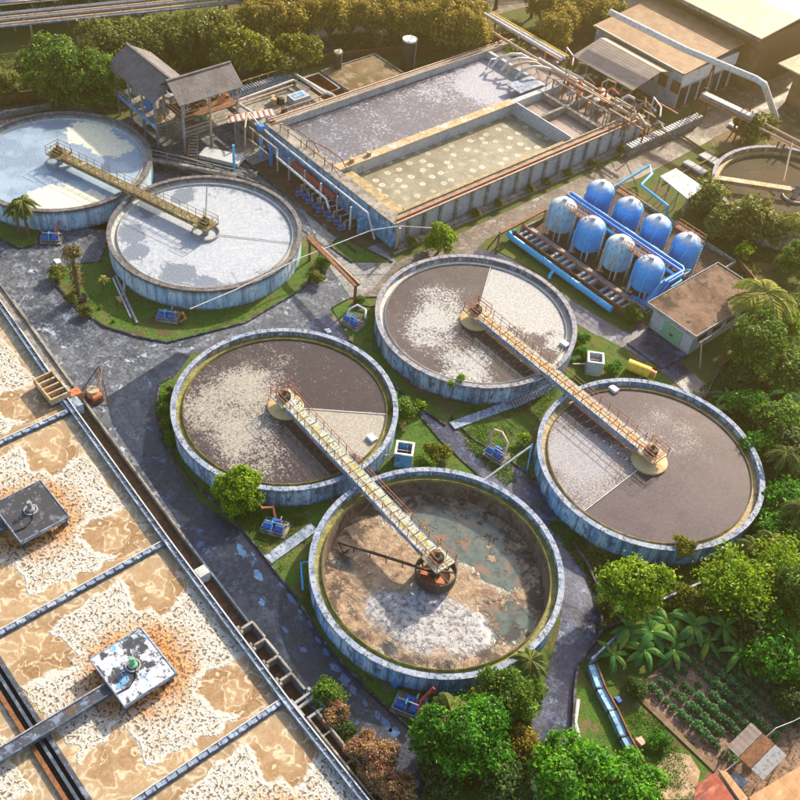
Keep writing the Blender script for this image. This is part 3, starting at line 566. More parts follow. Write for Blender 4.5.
t5 = tank(5, H5, 2.0, 'wall_sky', 'rim_dark', 'launder_pale', 'water5', 'sky blue walled tank full of white scum with grey petal shaped patches', disc='ring')
t6 = tank(6, H5, 2.0, 'wall_sky', 'rim_dark', 'launder_pale', 'water6', 'sky blue walled tank with patches of cream scum, at the left edge', disc='ring')
t7 = tank(7, 2.4, 1.5, 'wall_tan', 'rim_tan', 'launder', 'water7', 'dull tank of olive sludge at the right edge under the golden light', disc='ring', deep=True)
# scraper arms
cx, cy = TC[3]; a = G(338,543,1.0)
m_ = MB().bar((cx, cy, 1.1), (a.x, a.y, 1.15), .14, .22); 
for i in range(1, 6):
    q = Vector((cx,cy,1.0)).lerp(a, i/6); m_.bar(q, q + Vector((0,0,-.6)), .06)
for px, py in ((342,556),(330,548)):
    q = G(px, py, .5); m_.bar(q, q + Vector((.7,.3,.2)), .06)
m_.bar((a.x,a.y,1.15),(a.x+.7,a.y+.1,.3),.09); m_.bar((a.x+1.1,a.y+.3,1.1),(a.x+.7,a.y-.3,.3),.09)
m_.build('scraper_arm', M['dark_steel'], t3)
for k, root, px, z in ((1, t1, (492,262), 1.78), (2, t2, (383,414), 1.76), (4, t4, (583,512), 1.78), (5, t5, (208,180), 2.1), (5, t5, (302,244), 2.1)):
    a = G(*px, z); cx, cy = TC[k]; d = Vector((a.x-cx, a.y-cy, 0)).normalized()
    MB().bar((cx+d.x*1.5, cy+d.y*1.5, z), (cx+d.x*9.0, cy+d.y*9.0, z), .05, .05).build('skimmer_arm', M['white_sheet' if k != 5 else 'steel'], root)
a = G(745,165,4.2); b = G(748,200,1.9)
# ---------------------------------------------------------------- bridges
def bridge(c0, c1, z, w, deckm, railm, label, over0=.6, over1=.6, olive=False):
    a = Vector((*c0, 0)); b = Vector((*c1, 0)); d = (b - a).normalized(); n = Vector((-d.y, d.x, 0)); Lb = (b - a).length
    root = thing('access_bridge', ((a+b)/2).to_tuple(), label, 'bridge', 'walkway bridges across the tanks')
    fr = lambda s, t, zz: a + d * s + n * t + Vector((0, 0, zz))
    dk = MB(); s = -over0
    while s < Lb + over1 - .1:
        e = min(s + .82, Lb + over1); dk.bar(fr(s, 0, z), fr(e, 0, z), w - .1, .05); s += .9
    dk.build('deck', M[deckm], root)
    for sd_ in (1, -1):
        MB().bar(fr(-over0, sd_*w/2, z-.22), fr(Lb+over1, sd_*w/2, z-.22), .10, .5).build('girder', M['coping'] if not olive else M[deckm], root)
        rl = MB()
        for zz in (1.0, .55): rl.tube([fr(-over0, sd_*w/2, z+zz), fr(Lb+over1, sd_*w/2, z+zz)], .03, 5)
        s = -over0
        while s <= Lb + over1: rl.bar(fr(s, sd_*w/2, z), fr(s, sd_*w/2, z+1.0), .045); s += 1.1
        rl.build('railing', M[railm], root)
    x = MB()
    s = 0
    while s < Lb: x.bar(fr(s, -w/2, z-.35), fr(s, w/2, z-.35), .08, .12); s += 1.8
    x.build('cross_beams', M['dark_steel'], root)
    for c, sg in ((a, 1), (b, -1)):
        p = MB(); 
        p.prism([tuple((c + d*i + n*j)[:2]) for i, j in ((-.95,-.95),(.95,-.95),(.95,.95),(-.95,.95))], z-.12, z+.05)
        o = p.build('drive_platform', M[deckm], root)
        q = MB()
        for i, j in ((-.95,-.95),(.95,-.95),(.95,.95),(-.95,.95)):
            q.bar(c + d*i + n*j + Vector((0,0,z)), c + d*i + n*j + Vector((0,0,z+1)), .05)
        for zz in (.55, 1.0):
            for (i,j),(k,l) in (((-.95,-.95),(.95,-.95)),((-.95*sg,-.95),(-.95*sg,.95)),((.95,.95),(-.95,.95))):
                q.bar(c + d*i + n*j + Vector((0,0,z+zz)), c + d*k + n*l + Vector((0,0,z+zz)), .045)
        q.build('platform_rail', M[railm], root)
        g = MB(); cc = (c.x, c.y, z+.05)
        g.lathe([(.01,.5),(.42,.5),(.46,.4),(.46,.0)], cc, 20); g.build('gear_case', M['dark_steel'], root, True)
        g = MB().tube([(c.x-.1,c.y,z+.55),(c.x-.1,c.y,z+1.05)], .17, 10).bar((c.x-.6,c.y-.3,z+.2),(c.x-.6,c.y+.3,z+.2),.3,.35); g.build('drive_motor', M['rust'], root, True)
    return root
bridge(TC[1], TC[4], H1+.62, 1.25, 'deck', 'rail_rust', 'long cream and rust walkway bridge joining the upper and right brown water tanks')
bridge(TC[2], TC[3], H1+.62, 1.25, 'deck_pale', 'rail_rust', 'pale mossy walkway bridge reaching from the beige foam tank to the drained tank')
bridge(TC[6], TC[5], H5+.62, .95, 'deck_olive', 'rail_olive', 'olive and rust walkway bridge between the two sky blue walled tanks', olive=True)

# ================================================================ SQUARE BASINS
Dx = [-80.9, -63.66, -46.55, -29.75, -13.0, 4.0]          # dividers run along Y
def RY(x):   # right-hand outer wall line
    P = [(-98, 25.6), (-80, 24.59), (-63.62, 23.46), (-46.48, 22.56), (-29.32, 21.9), (4, 21.6)]
    for (x0, y0), (x1, y1) in zip(P, P[1:]):
        if x <= x1: return y0 + (y1 - y0) * (x - x0) / (x1 - x0)
    return P[-1][1]
WL, WZ = 7.75, .95
basin = thing('square_basins', (-46.5, 15, 0), 'row of square froth basins with blue grey copings beside the dark yard road', 'basin')
def wall_line(x0, y0, x1, y1, w, z0, z1, name, m, n=1):
    MB().bar((x0, y0, (z0+z1)/2), (x1, y1, (z0+z1)/2), w, z1-z0).build(name, m, basin)
def castell(mb, pts, axis, z0, lo, hi):
    """one connected battlement strip along the wall top"""
    vs = []
    for x, y, z in pts:
        for d in (lo, hi):
            for zz in (z0 + .002, z0 + z): vs.append((x, y + d, zz) if axis == 'x' else (x + d, y, zz))
    n = len(pts); fs = []
    for i in range(n - 1):
        a = i * 4; b = a + 4; fs += [(a+1, b+1, b+3, a+3), (a, b, b+1, a+1), (a+2, a+3, b+3, b+2)]
    mb.add(vs, fs)
xs = [-98, -80.9, -63.62, -46.48, -29.32, -13, 4]
for a, b in zip(xs, xs[1:]):
    MB().bar((a, RY(a), .2), (b, RY(b), .2), .42, 2.3).build('side_wall', M['coping'], basin)
    for off in (-.22, .2):
        MB().bar((a, RY(a)+off, 1.42), (b, RY(b)+off, 1.42), .09, .12).build('wall_edge_rail', M['white_pipe'] if off > 0 else M['coping'], basin)
    n = int((b - a) / .95); t = MB(); prof = []
    for i in range(n):
        x = a + (i + .5) * (b - a) / n; prof += [(x-.09, .012), (x-.08, .08), (x+.08, .08), (x+.09, .012)]
    castell(t, [(x, RY(x), z) for x, z in prof], 'x', 1.35, -.14, .1)
    t.build('coping_blocks', M['coping_dark'], basin)
for x in Dx:
    y1 = RY(x) - .21
    MB().box(x-.2, x+.2, -14, y1, -1, 1.25).build('divider_wall', M['coping_dark'], basin)
    t = MB(); y = -14; prof = []
    while y < y1 - .4: prof += [(x, y, .012), (x, y+.01, .09), (x, y+.33, .09), (x, y+.34, .012)]; y += .8
    castell(t, prof, 'y', 1.25, -.16, .16)
    t.build('coping_blocks', M['coping'], basin)
    MB().box(x-.27, x-.20, -14, y1, 1.18, 1.33).build('wall_edge_rail', M['white_pipe'], basin)
for y, w, m in ((WL, .34, 'beam_dark'), (WL-1.15, .30, 'rust'), (WL-.55, .22, 'coping_dark')):
    for a, b in zip(Dx, Dx[1:]):
        MB().box(a+.21, b-.28, y-w/2, y+w/2, -1, 1.32 if y == WL else 1.2).build('channel_wall', M[m], basin)
# water in each cell
for i, (a, b) in enumerate(zip(Dx, Dx[1:])):
    cxm = (a+b)/2; cym = 15.1 if i else 15.9
    o = MB(); xa, xb = a+.2, b-.27; 
    o.v = [(xa-cxm, WL+.17-cym, 0), (xb-cxm, WL+.17-cym, 0), (xb-cxm, RY(b)-.21-cym, 0), (xa-cxm, RY(a)-.21-cym, 0)]; o.f = [(0,1,2,3)]
    q = o.build('water', M['cell']); q.location = (cxm, cym, WZ); q['kind'] = 'structure'
    o = MB(); cy2 = -1.6; o.v = [(xa-cxm, -13-cy2, 0), (xb-cxm, -13-cy2, 0), (xb-cxm, WL-1.3-cy2, 0), (xa-cxm, WL-1.3-cy2, 0)]; o.f = [(0,1,2,3)]
    q = o.build('water', M['cell']); q.location = (cxm, cy2, WZ); q['kind'] = 'structure'
    MB().box(xa, xb, WL-1.0, WL-.17, .3, .55).build('channel_water', M['dark_steel'], basin)
# aerator platforms with their gangways
def platform(cx, cy, m, label, rot=0.02):
    root = thing('aerator_platform', (cx, cy, 0), label, 'platform', 'aerator platforms in the basins', rot)
    A = MB(); A.world = False
    def B(x0,x1,y0,y1,z0,z1,name,mm):
        b_ = MB(); b_.world = False; b_.box(x0,x1,y0,y1,z0,z1); return b_.build(name, M[mm], root)
    B(-2.3,2.3,-2.02,2.02,1.98,2.2,'slab',m)
    for (x0,x1,y0,y1) in ((-2.36,2.36,-2.1,-2.02),(-2.36,2.36,2.02,2.1),(-2.36,-2.3,-2.02,2.02),(2.3,2.36,-2.02,2.02)): B(x0,x1,y0,y1,1.9,2.25,'slab_edge','coping')
    for x in (-1.9,1.9):
        for y in (-1.7,1.7): B(x-.2,x+.2,y-.2,y+.2,-.8,1.978,'leg','concrete_dark')
    g = MB(); g.world = False; g.lathe([(.01,.30),(.30,.30),(.34,.2),(.34,0)], (0,0,2.2), 20).lathe([(.01,1.05),(.16,1.05),(.2,.95),(.2,.3)], (0,0,2.2), 16)
    g.build('aerator_motor', M['green_shutter'] if m == 'slab_white' else M['steel'], root, True)
    g = MB(); g.world = False; g.lathe([(.55,.0),(.55,.12),(.44,.12),(.44,0)], (0,0,2.2), 24, True); g.build('motor_base_ring', M['steel'], root, True)
    g = MB(); g.world = False; g.tube([(.3,0,2.3),(.9,-.3,2.28),(1.3,-1.1,2.26),(1.2,-2.0,2.3)], .05, 6); g.build('power_cable', M['black_plastic'], root)
    return root
platform(-54.75, 15.35, 'slab_dark', 'dark stained square platform in the froth at the left picture edge')
platform(-37.95, 14.7, 'slab_white', 'square platform patched white and blue standing in the middle froth basin')
platform(-21.0, 14.6, 'slab_dark', 'square platform in the lowest froth basin below the picture')
def gangway(x, y0, y1, label):
    root = thing('gangway', (x, (y0+y1)/2, 0), label, 'gangway', 'gangways to the aerator platforms')
    MB().box(x-.42, x+.42, y0, y1, 1.75, 1.86).build('deck', M['beam_dark'], root)
    for s_ in (-.46, .46): MB().box(x+s_-.05, x+s_+.05, y0, y1, 1.62, 1.98).build('side_beam', M['coping_dark'] if s_ > 0 else M['steel'], root)
gangway(-55.0, -13, 13.2, 'dark gangway leading left from the dark platform')
gangway(-37.6, -13, 12.55, 'dark gangway from the white patched platform over the channel walls')
# channel along the road side of the basins
trough = thing('overflow_trough', (-40, 24, 0), 'narrow overflow trough of concrete bays between froth basins and dark road', 'trough')
for a, b in zip(xs[1:-1], xs[2:]):
    MB().bar((a, RY(a)+1.55, .1), (b, RY(b)+1.55, .1), .16, 1.0).build('kerb_wall', M['concrete'] if a < -63 else M['coping_dark'], trough)
    MB().bar((a, RY(a)+.9, -.1), (b, RY(b)+.9, -.1), 1.2, .4).build('trough_floor', M['soil_brown'], trough)
for x in (-63.62, -40.5):
    b = 0
mb = MB()
for i in range(4):
    x = -36.6 + i * 1.75; y = RY(x)
    mb.box(x-.1, x+.1, y+.55, y+1.72, -.2, .95); mb.box(x-.35, x+.35, y+.48, y+.66, -.2, .95)
    mb.box(x+.1, x+1.65, y+1.60, y+1.76, -.2, .95)
mb.build('baffle_walls', M['concrete'], trough)
mb = MB()
for x, dx in ((-29.2, .0), (-29.2, .45), (-28.6, .9)): mb.bar((x+dx, RY(x)+.5, 1.0), (x+dx, RY(x)+1.9, 1.0), .2, .25)
mb.bar((-29.6, RY(-29)+1.95, 1.0), (-26.5, RY(-29)+1.95, 1.0), .2, .25); mb.bar((-29.6, RY(-29)+.4, 1.0), (-28.0, RY(-29)+.4, 1.0), .2, .25)
mb.build('gate_frame', M['steel'], trough)
mb = MB(); mb.bar((-27.8, RY(-27.8)+.55, .75), (4, RY(4)+.55, .75), .12, .9); mb.bar((-27.8, RY(-27.8)+1.35, .75), (4, RY(4)+1.35, .75), .14, .9)
for i in range(10): x = -26 + i * 2.6; mb.box(x-.06, x+.06, RY(x)+.6, RY(x)+1.3, 1.0, 1.12)
mb.build('deep_trough_walls', M['concrete'], trough)
mb = MB(); mb.bar((-27.8, RY(-27)+.95, .32), (4, RY(4)+.95, .32), .72, .1); mb.build('trough_water', M['soil_brown'], trough)
mb = MB(); mb.bar((-98, RY(-98)+.75, .9), (-66.5, RY(-66.5)+.75, .9), .9, .16); mb.build('trough_cover', M['concrete'], trough)
for off in (.35, 1.3): MB().bar((-98, RY(-98)+off, 1.05), (-66.5, RY(-66.5)+off, 1.05), .12, .3).build('cover_edge', M['coping'] if off < 1 else M['concrete'], trough)
mb = MB(); x = -42.4; y = RY(x); mb.box(x-.6, x+.3, y+.4, y+1.3, .2, 1.2); mb.build('junction_box', M['white_wall'], trough)
# screen box and the bits beside it
c = G(52, 388, 1.6); sb = thing('screen_box', (c.x, c.y, 0), 'open yellowish concrete screen box with four bays at the basin corner', 'screen box')
X, Y = c.x, c.y
MB().box(X-1.55, X+1.55, Y-.9, Y+.9, 0, 1.3).build('base_block', M['concrete_dark'], sb)
mb = MB(); mb.box(X-1.65,X+1.65,Y-.95,Y-.8,1.3,2.0); mb.box(X-1.65,X+1.65,Y+.8,Y+.95,1.3,2.0)
for i in range(5): x = X - 1.65 + i * .79; mb.box(x, x+.14, Y-.8, Y+.8, 1.3, 1.95)
mb.build('bay_walls', M['deck'], sb)
c = G(72, 400, 1.2); onething(MB().box(-1.9,1.0,-.8,.75,0,1.22).box(-1.7,-1.3,-1.0,-.8,.2,1.1), 'sluice_block', M['coping'], (0,0,0), 'pale blue grey concrete block between screen box and basin corner', 'concrete block').location = (c.x, c.y-.2, 0)
# orange screening machine
c = G(90, 398, 0); sm = thing('screening_machine', (c.x, c.y, 0), 'rusty orange screening machine with a tripod hoist at the yard edge', 'machine')
X, Y = c.x, c.y
MB().box(X-.7,X+.2,Y-1.7,Y-.7,0,1.3).build('feed_hopper', M['orange_pipe'], sm)
MB().lathe([(.01,.9),(.5,.9),(.55,.8),(.55,.1)], (X+.2,Y+.3,0.2), 20).build('drum', M['deck'], sm, True)
MB().box(X-.5,X+1.1,Y-.3,Y+.8,.1,.35).build('skid', M['rust'], sm)
MB().tube([(X+.8,Y-.1,.6),(X+.8,Y+.8,.6)], .3, 12).build('motor', M['orange_pipe'], sm, True)
MB().tube([(X-.3,Y+.1,.5),(X-.3,Y+.9,.5)], .26, 12).build('blower', M['pump_blue'], sm, True)
for p0, p1 in (((-.9,-.6,0),(-.9,1.6,2.3)), ((1.8,.9,0),(-.9,1.7,2.4)), ((.2,.1,.5),(-.6,1.9,2.3)), ((-.2,1.2,0),(-.9,1.7,2.35)), ((.6,.4,.4),(-.3,1.6,2.2))):
    MB().bar((X+p0[0],Y+p0[1],p0[2]), (X+p1[0],Y+p1[1],p1[2]), .09).build('hoist_leg', M['rust'] if p0[0] > 1.5 or p0[0] < -.5 else M['tan_pipe'], sm)
print('basins done')

# ================================================================ AERATION BASIN
ab = thing('aeration_basin', (-79, 84, 0), 'long rectangular aeration basin with frothing, bubble ringed and settled compartments', 'basin')
ZT = 3.3
def abox(n, m, *b):
    return MB().box(*b).build(n, M[m], ab)
abox('outer_wall', 'blue_panel', -91.0, -67.1, 63.0, 63.5, 0, ZT-.2)
abox('outer_wall', 'white_wall', -67.6, -67.1, 63.5, 104.6, 0, ZT-.2)
abox('outer_wall', 'white_wall', -91.0, -90.5, 63.5, 104.6, 0, ZT)
abox('outer_wall', 'concrete', -90.5, -67.6, 104.2, 104.6, 0, ZT)
abox('rim_walkway', 'concrete', -91.1, -66.9, 62.9, 64.3, ZT-.2, ZT)
abox('rim_walkway', 'concrete', -68.4, -66.9, 64.3, 104.6, ZT-.2, ZT)
abox('end_wall', 'white_wall', -90.5, -79.4, 98.8, 99.3, 0, ZT)
abox('divider_wall', 'white_wall', -79.2, -78.4, 64.3, 104.2, 0, ZT-.01)
abox('divider_coping', 'deck', -79.4, -78.2, 64.3, 92.4, ZT-.009, ZT+.06)
abox('cross_wall', 'white_wall', -78.4, -68.4, 92.2, 92.7, 0, ZT-.02)
abox('cross_rail', 'white_pipe', -78.2, -68.6, 92.38, 92.52, ZT, ZT+.14)
abox('near_wall', 'concrete', -90.5, -79.2, 64.3, 64.8, 0, ZT-.03)
abox('inner_ledge', 'launder', -78.2, -68.4, 64.3, 66.0, 0, ZT-.5)
abox('inner_ledge', 'launder', -69.1, -68.4, 66.0, 92.2, 0, ZT-.4)
def wsheet(n, m, x0, x1, y0, y1, z):
    o = MB(); cx, cy = (x0+x1)/2, (y0+y1)/2 
    o.sheet([(x0,y0),(x1,y0),(x1,y1),(x0,y1)], z); q = o.build(n, M[m], ab); return q
wsheet('froth_surface', 'aer_foam', -90.5, -79.2, 64.8, 98.8, 2.3)
wsheet('bubbling_surface', 'bubbles', -78.4, -68.4, 64.3, 92.2, 1.75)
wsheet('settled_surface', 'aer3', -78.4, -67.6, 92.7, 104.2, 2.2)
wsheet('settled_surface', 'aer3', -90.5, -79.2, 99.3, 104.2, 2.6)
for x, y0, y1, z, m, r in ((-90.6, 63.5, 104, ZT+.25, 'tan_pipe', .10), (-90.2, 63.5, 104, ZT+.12, 'deck', .09), (-91.5, 63.5, 104, ZT-.1, 'tan_pipe', .12),
                     (-67.3, 63.5, 104, ZT+.16, 'orange_pipe', .14), (-66.9, 63.2, 104, ZT+.02, 'tan_pipe', .10), (-68.1, 64.5, 104, ZT+.12, 'launder', .10), (-66.6, 63, 104, .25, 'concrete', .14)):
    MB().tube([(x, y0, z), (x, y1, z)], r, 8).build('pipe', M[m], ab, True)
for i in range(17):
    y = 64.8 + i * 2.4; MB().box(-67.1, -66.85, y, y+.35, 0, ZT-.2).build('pilaster', M['concrete'], ab)
    if i % 2 == 0 and i < 14: MB().bar((-90.45, y+.5, ZT-.3), (-90.45, y+.5, 2.1), .09).build('drop_pipe', M['white_pipe'], ab)
MB().box(-66.95, -66.2, 63.3, 104.4, 0, .35).build('plinth', M['concrete'], ab)
MB().box(-66.1, -65.9, 62.4, 104.4, 0, .25).build('low_kerb', M['concrete'], ab)
# handrails on the short side (bent rusty pipes)
for x0, x1, yo in ((-88.5, -82.5, 63.4), (-84.0, -78.0, 63.9)):
    MB().tube([(x0, yo, ZT), (x0+.1, yo, ZT+1.0), (x0+.8, yo, ZT+1.3), ((x0+x1)/2, yo+.4, ZT+1.5), (x1-.6, yo+.9, ZT+1.1), (x1, yo+1.2, ZT)], .06, 6).build('bent_handrail', M['rust'], ab, True)
for x in (-87, -84.5, -82, -80, -78.6):
    MB().bar((x, 63.5, ZT), (x, 63.5, ZT+1.05), .08).build('rail_post', M['rust'], ab)
MB().tube([(-91,63.3,ZT+.9),(-78.6,63.3,ZT+.9),(-76.8,63.3,ZT+.2)], .05, 6).build('handrail', M['rust'], ab, True)
# valves on the divider
for y in (66.5, 69.0): MB().lathe([(.01,.5),(.3,.5),(.3,0)], (-78.8, y, ZT+.06), 12).build('valve', M['deck'], ab, True)
# white pipe rack in front of the blue face
rk = thing('pipe_rack', (-79, 61.5, 0), 'white and red pipe rack against the blue short face of the aeration basin', 'pipe rack')
for pts, r, m in (([(-92.5,61.9,4.1),(-90.5,61.9,3.6),(-88.8,61.9,3.4),(-70.2,61.9,3.2),(-69.0,62.1,.4)], .11, 'white_pipe'), ([(-86.0,61.2,3.0),(-85.6,60.9,2.2),(-76.2,60.9,1.9),(-75.4,60.7,1.2)], .14, 'white_pipe'),
                  ([(-84.5,62.4,1.5),(-76.5,62.4,1.3)], .30, 'red_pipe'), ([(-91.0,61.0,3.2),(-85.8,61.0,3.2)], .10, 'tan_pipe'), ([(-91.0,60.7,1.9),(-87.0,60.7,1.9)], .10, 'deck'), ([(-92.0,61.5,2.7),(-91.0,61.0,3.2)], .1, 'white_pipe')):
    MB().tube(pts, r, 8).build('pipe', M[m], rk, True)
for x, m in ((-90.9,'deck'),(-89.2,'cyan_pipe'),(-87.2,'blue_paint'),(-85.9,'tan_pipe'),(-83.6,'steel'),(-80.6,'steel'),(-77.6,'white_pipe'),(-74.6,'steel'),(-72.2,'white_pipe')):
    MB().bar((x,61.2,0),(x,61.2,3.1), .16 if 'blue' not in m and 'cyan' not in m else .3).build('post', M[m], rk)
MB().box(-90.3,-89.5,61.4,62.0,3.3,4.0).build('control_box', M['blue_paint'], rk)
struct(MB().box(-88.5,-68.6,59.3,62.9,-.05,.08), 'pump_bed', M['soil_brown'])
struct(MB().bar((-90.5,59.2,.12),(-68.4,59.2,.12),.2,.24), 'pump_bed_kerb', M['kerb'])
MB().box(-71.2,-70.9,61.4,62.9,.0,2.0).build('end_plate', M['blue_wall'], rk)

# ---- reusable blue pump and pump sets
def small_pump(name, loc, rz, label, group):
    r = thing(name, (0,0,0), label, 'pump', group)
    MB().box(-.45,.45,-.22,.22,0,.10).build('base', M['steel'], r)
    MB().tube([(-.42,0,.36),(.12,0,.36)], .20, 12).tube([(-.48,0,.36),(-.42,0,.36)], .14, 10).build('motor', M['pump_blue'], r, True)
    MB().tube([(.16,0,.34),(.36,0,.34)], [.26,.26], 14).tube([(.26,0,.5),(.26,0,.85)], .09, 8).build('casing', M['steel'], r, True)
    r.location = loc; r.rotation_euler.z = rz; return r
pp = small_pump('pump', (-80.6, 60.5, .1), 1.3, 'small blue pump in the crowded row below the blue basin face', 'blue pumps in a row below the basin')
for i in range(1, 9):
    dup(pp, (-80.6 + i * .98, 60.5 + .25 * (i % 2), .1), 1.3 + random.uniform(-.2, .2))
for i in range(9):
    o = onething(MB().tube([(0,0,0),(0,0,.9),(.3,.5,1.1),(.3,1.0,1.1)], .07, 6).lathe([(.16,.9),(.16,1.0)], (0,0,0), 10), 'riser_pipe', M['steel'] if i % 3 else M['tan_pipe'], (0,0,0), 'short upright riser pipe behind the row of blue pumps', 'pipe', 'riser pipes behind the blue pumps', True)
    o.location = (-80.9 + i * 1.02, 61.0, .1)
def pump_set(px, rz, label, pipe_m, pipe_pts, frame='steel', s=1.0):
    c = G(*px, .1); r = thing('pump_set', (0,0,0), label, 'pump set', 'blue pump sets beside the tanks')
    MB().box(-1.1,1.1,-.75,.75,0,.10).build('plinth', M['concrete'], r)
    f = MB()
    for x in (-1.0, 1.0):
        for y in (-.65,.65): f.bar((x,y,.1),(x,y,.45),.045)
    for a,b in (((-1,-.65),(1,-.65)),((1,-.65),(1,.65)),((1,.65),(-1,.65)),((-1,.65),(-1,-.65))): f.bar((*a,.45),(*b,.45),.045)
    f.build('frame', M[frame], r)
    for x, y in ((-.55,-.25),(.45,-.25),(0,.35)):
        MB().tube([(x-.34,y,.5),(x+.25,y,.5)], .29, 12).build('pump_motor', M['pump_blue'], r, True)
        MB().tube([(x+.28,y,.4),(x+.42,y,.4)], .24, 12).tube([(x+.35,y,.5),(x+.35,y,.95),(x+.35,y+.3,1.05)], .07, 8).build('pump_casing', M['cyan_pipe'] if x < 0 else M['steel'], r, True)
    MB().tube([(-.8,-.1,.95),(.9,-.1,.95),(1.0,.3,.7)], .07, 6).build('manifold', M['steel'], r, True)
    MB().tube(pipe_pts, .13, 10).build('discharge_pipe', M[pipe_m], r, True)
    r.location = c; r.rotation_euler.z = rz; r.scale = (s,)*3; return r
pump_set((52,240), .9, 'blue pump set on the pavement under the cream scum tank', 'red_pipe', [(.4,.3,.8),(.6,.9,1.1),(.6,1.5,1.3)])
pump_set((168,318), .75, 'blue pump set with peach pipework on the lawn below the white scum tank', 'orange_pipe', [(.9,.0,.5),(1.5,.1,.9),(1.9,-.4,.6),(1.4,-.7,.3)])
pump_set((353,324), .2, 'blue pump set with a white looped pipe beside the rusty trestle', 'white_pipe', [(-.9,0,.5),(-1.0,.6,1.0),(-.7,1.4,1.2),(.3,1.5,1.1),(.9,.8,.8)])
pump_set((496,456), .2, 'blue pump set with a cream hooped pipe on the grass between three tanks', 'tan_pipe', [(-1.0,.4,.2),(-1.3,.6,1.1),(-1.2,1.1,1.7),(-.5,1.2,1.8),(.4,.9,1.3),(.6,.3,.6)])
pump_set((275,529), .6, 'blue pump set with a bent salmon pipe below the round bright tree', 'orange_pipe', [(-.2,.6,.6),(-.6,1.2,1.2),(-1.4,.8,1.2),(-2.1,1.4,1.3),(-2.5,1.0,.3)])
pump_set((409,708), .5, 'blue pump set with a long red pipe in the shade of the dense trees', 'red_pipe', [(1.2,.9,2.0),(.7,.1,1.3),(.9,-.9,.8)], s=1.1)
# ---- chambers
def chamber(px, label, rz=.75):
    c = G(*px, 0); r = thing('valve_chamber', (0,0,0), label, 'chamber', 'open topped concrete chambers')
    t = .12
    MB().box(-.75,.75,-.75,-.75+t,0,1.75).box(-.75,.75,.75-t,.75,0,1.75).box(-.75,-.75+t,-.75+t,.75-t,0,1.75).box(.75-t,.75,-.75+t,.75-t,0,1.75).build('walls', M['blue_wall' if 'blue' in label else 'white_wall'], r)
    MB().box(-.82,.82,-.82,-.62,1.752,1.86).box(-.82,.82,.62,.82,1.752,1.86).box(-.82,-.62,-.62,.62,1.752,1.86).box(.62,.82,-.62,.62,1.752,1.86).build('cap_ring', M['white_pipe'], r)
    MB().box(-.62,.62,-.62,.62,.7,.9).build('sump_floor', M['glass_dark'], r)
    MB().bar((-.6,0,1.5),(.6,0,1.5),.07).tube([(.2,.2,.9),(.2,.2,1.9)],.05,6).build('valve_stem', M['steel'], r)
    MB().tube([(-.75,-.2,1.0),(-2.1,-.5,1.0)], .07, 6).build('inlet_pipe', M['white_pipe'], r, True)
    r.location = c; r.rotation_euler.z = rz
chamber((403,462), 'blue stained open chamber between the beige foam tank and drained tank')
chamber((592,371), 'grey white open chamber beside the yellow cylinder')
# yellow cylinder
c = G(637,374,.0); r = thing('yellow_tank', (c.x, c.y, 0), 'yellow horizontal cylinder tank with a rusty end beside the right tank', 'cylinder tank'); X, Y = c.x, c.y
d = (G(652,377,.6) - G(627,367,.6)).normalized(); q0 = Vector((X,Y,.75)) - d*1.15; q1 = q0 + d*2.3
MB().tube([q0, q1], .58, 24).build('shell', M['yellow'], r, True)
MB().tube([q1, q1+d*.12, q1+d*.5], [.44,.44,.36], 18).build('end_flange', M['orange_pipe'], r, True)
MB().tube([q1+d*.5, q1+d*.58], .42, 18).build('end_cap', M['yellow'], r, True)
MB().bar((X-.6,Y-.5,.1),(X-.6,Y+.6,.1),.2,.25).bar((X+.6,Y-.6,.1),(X+.6,Y+.5,.1),.2,.25).build('saddle', M['steel'], r)
# ---- loose pipes, slabs, poles
def pipe_thing(pts, rad, m, label, cat='pipe', name='pipe', group=None, n=8):
    o = MB().tube(pts, rad, n); org = Vector(pts[0]); org.z = 0
    return onething(o, name, M[m], org, label, cat, group, True)
def gp(x, y, z): return tuple(G(x, y, z))
pipe_thing([gp(303,590,.1), gp(301,563,1.1), gp(312,561,1.1)], .09, 'cyan_pipe', 'thin light blue bent pipe entering the drained tank on its left')
pipe_thing([gp(484,480,.6), gp(531,446,2.4)], .09, 'white_pipe', 'slanting white pipe reaching from the curved path up to the right tank rim')
pipe_thing([gp(527,470,.1), gp(532,444,2.3)], .07, 'cyan_pipe', 'thin light blue upright pipe on the left of the mauve water tank')
pipe_thing([gp(123,296,.1), gp(126,270,.1), gp(133,262,1.4), gp(140,258,2.0)], .16, 'white_pipe', 'white elbow pipe rising from the lawn to the white scum tank')
pipe_thing([gp(190,309,2.75), gp(235,290,2.85), gp(300,258,2.9), gp(372,230,3.2), gp(400,226,3.4), gp(432,228,3.3)], .05, 'white_pipe', 'long thin white overhead pipe crossing the yard from tank to basin corner')
pipe_thing([gp(400,228,3.4), gp(396,248,.1)], .14, 'tan_pipe', 'cream upright pipe at the near corner of the aeration basin')
pipe_thing([gp(116,276,.25), gp(137,323,.25)], .14, 'steel', 'longer grey pipe lying on the lawn beside the papaya'); 
pipe_thing([gp(113,278,.18), gp(131,318,.18)], .10, 'white_pipe', 'thin pale pipe lying on the lawn next to the grey one')
pipe_thing([gp(578,700,.35), gp(575,722,.35), gp(579,738,.3)], .16, 'white_pipe', 'short white pipe lying between path and wet grass')
onething(MB().bar(G(452,426,.14), G(512,404,.14), .95, .14), 'footpath_slab', M['coping'], G(480,415,0), 'pale blue concrete slab walk on the grass triangle between tanks', 'slab walk')
onething(MB().bar(G(268,560,.14), G(314,527,.16), .95, .14), 'footpath_slab', M['coping'], G(290,545,0), 'stained pale slab walk leading up to the left of the drained tank', 'slab walk')
st = thing('steel_stair', tuple(G(530,395,0)), 'mauve grey grating stair climbing to the bridge between two tanks', 'stair')
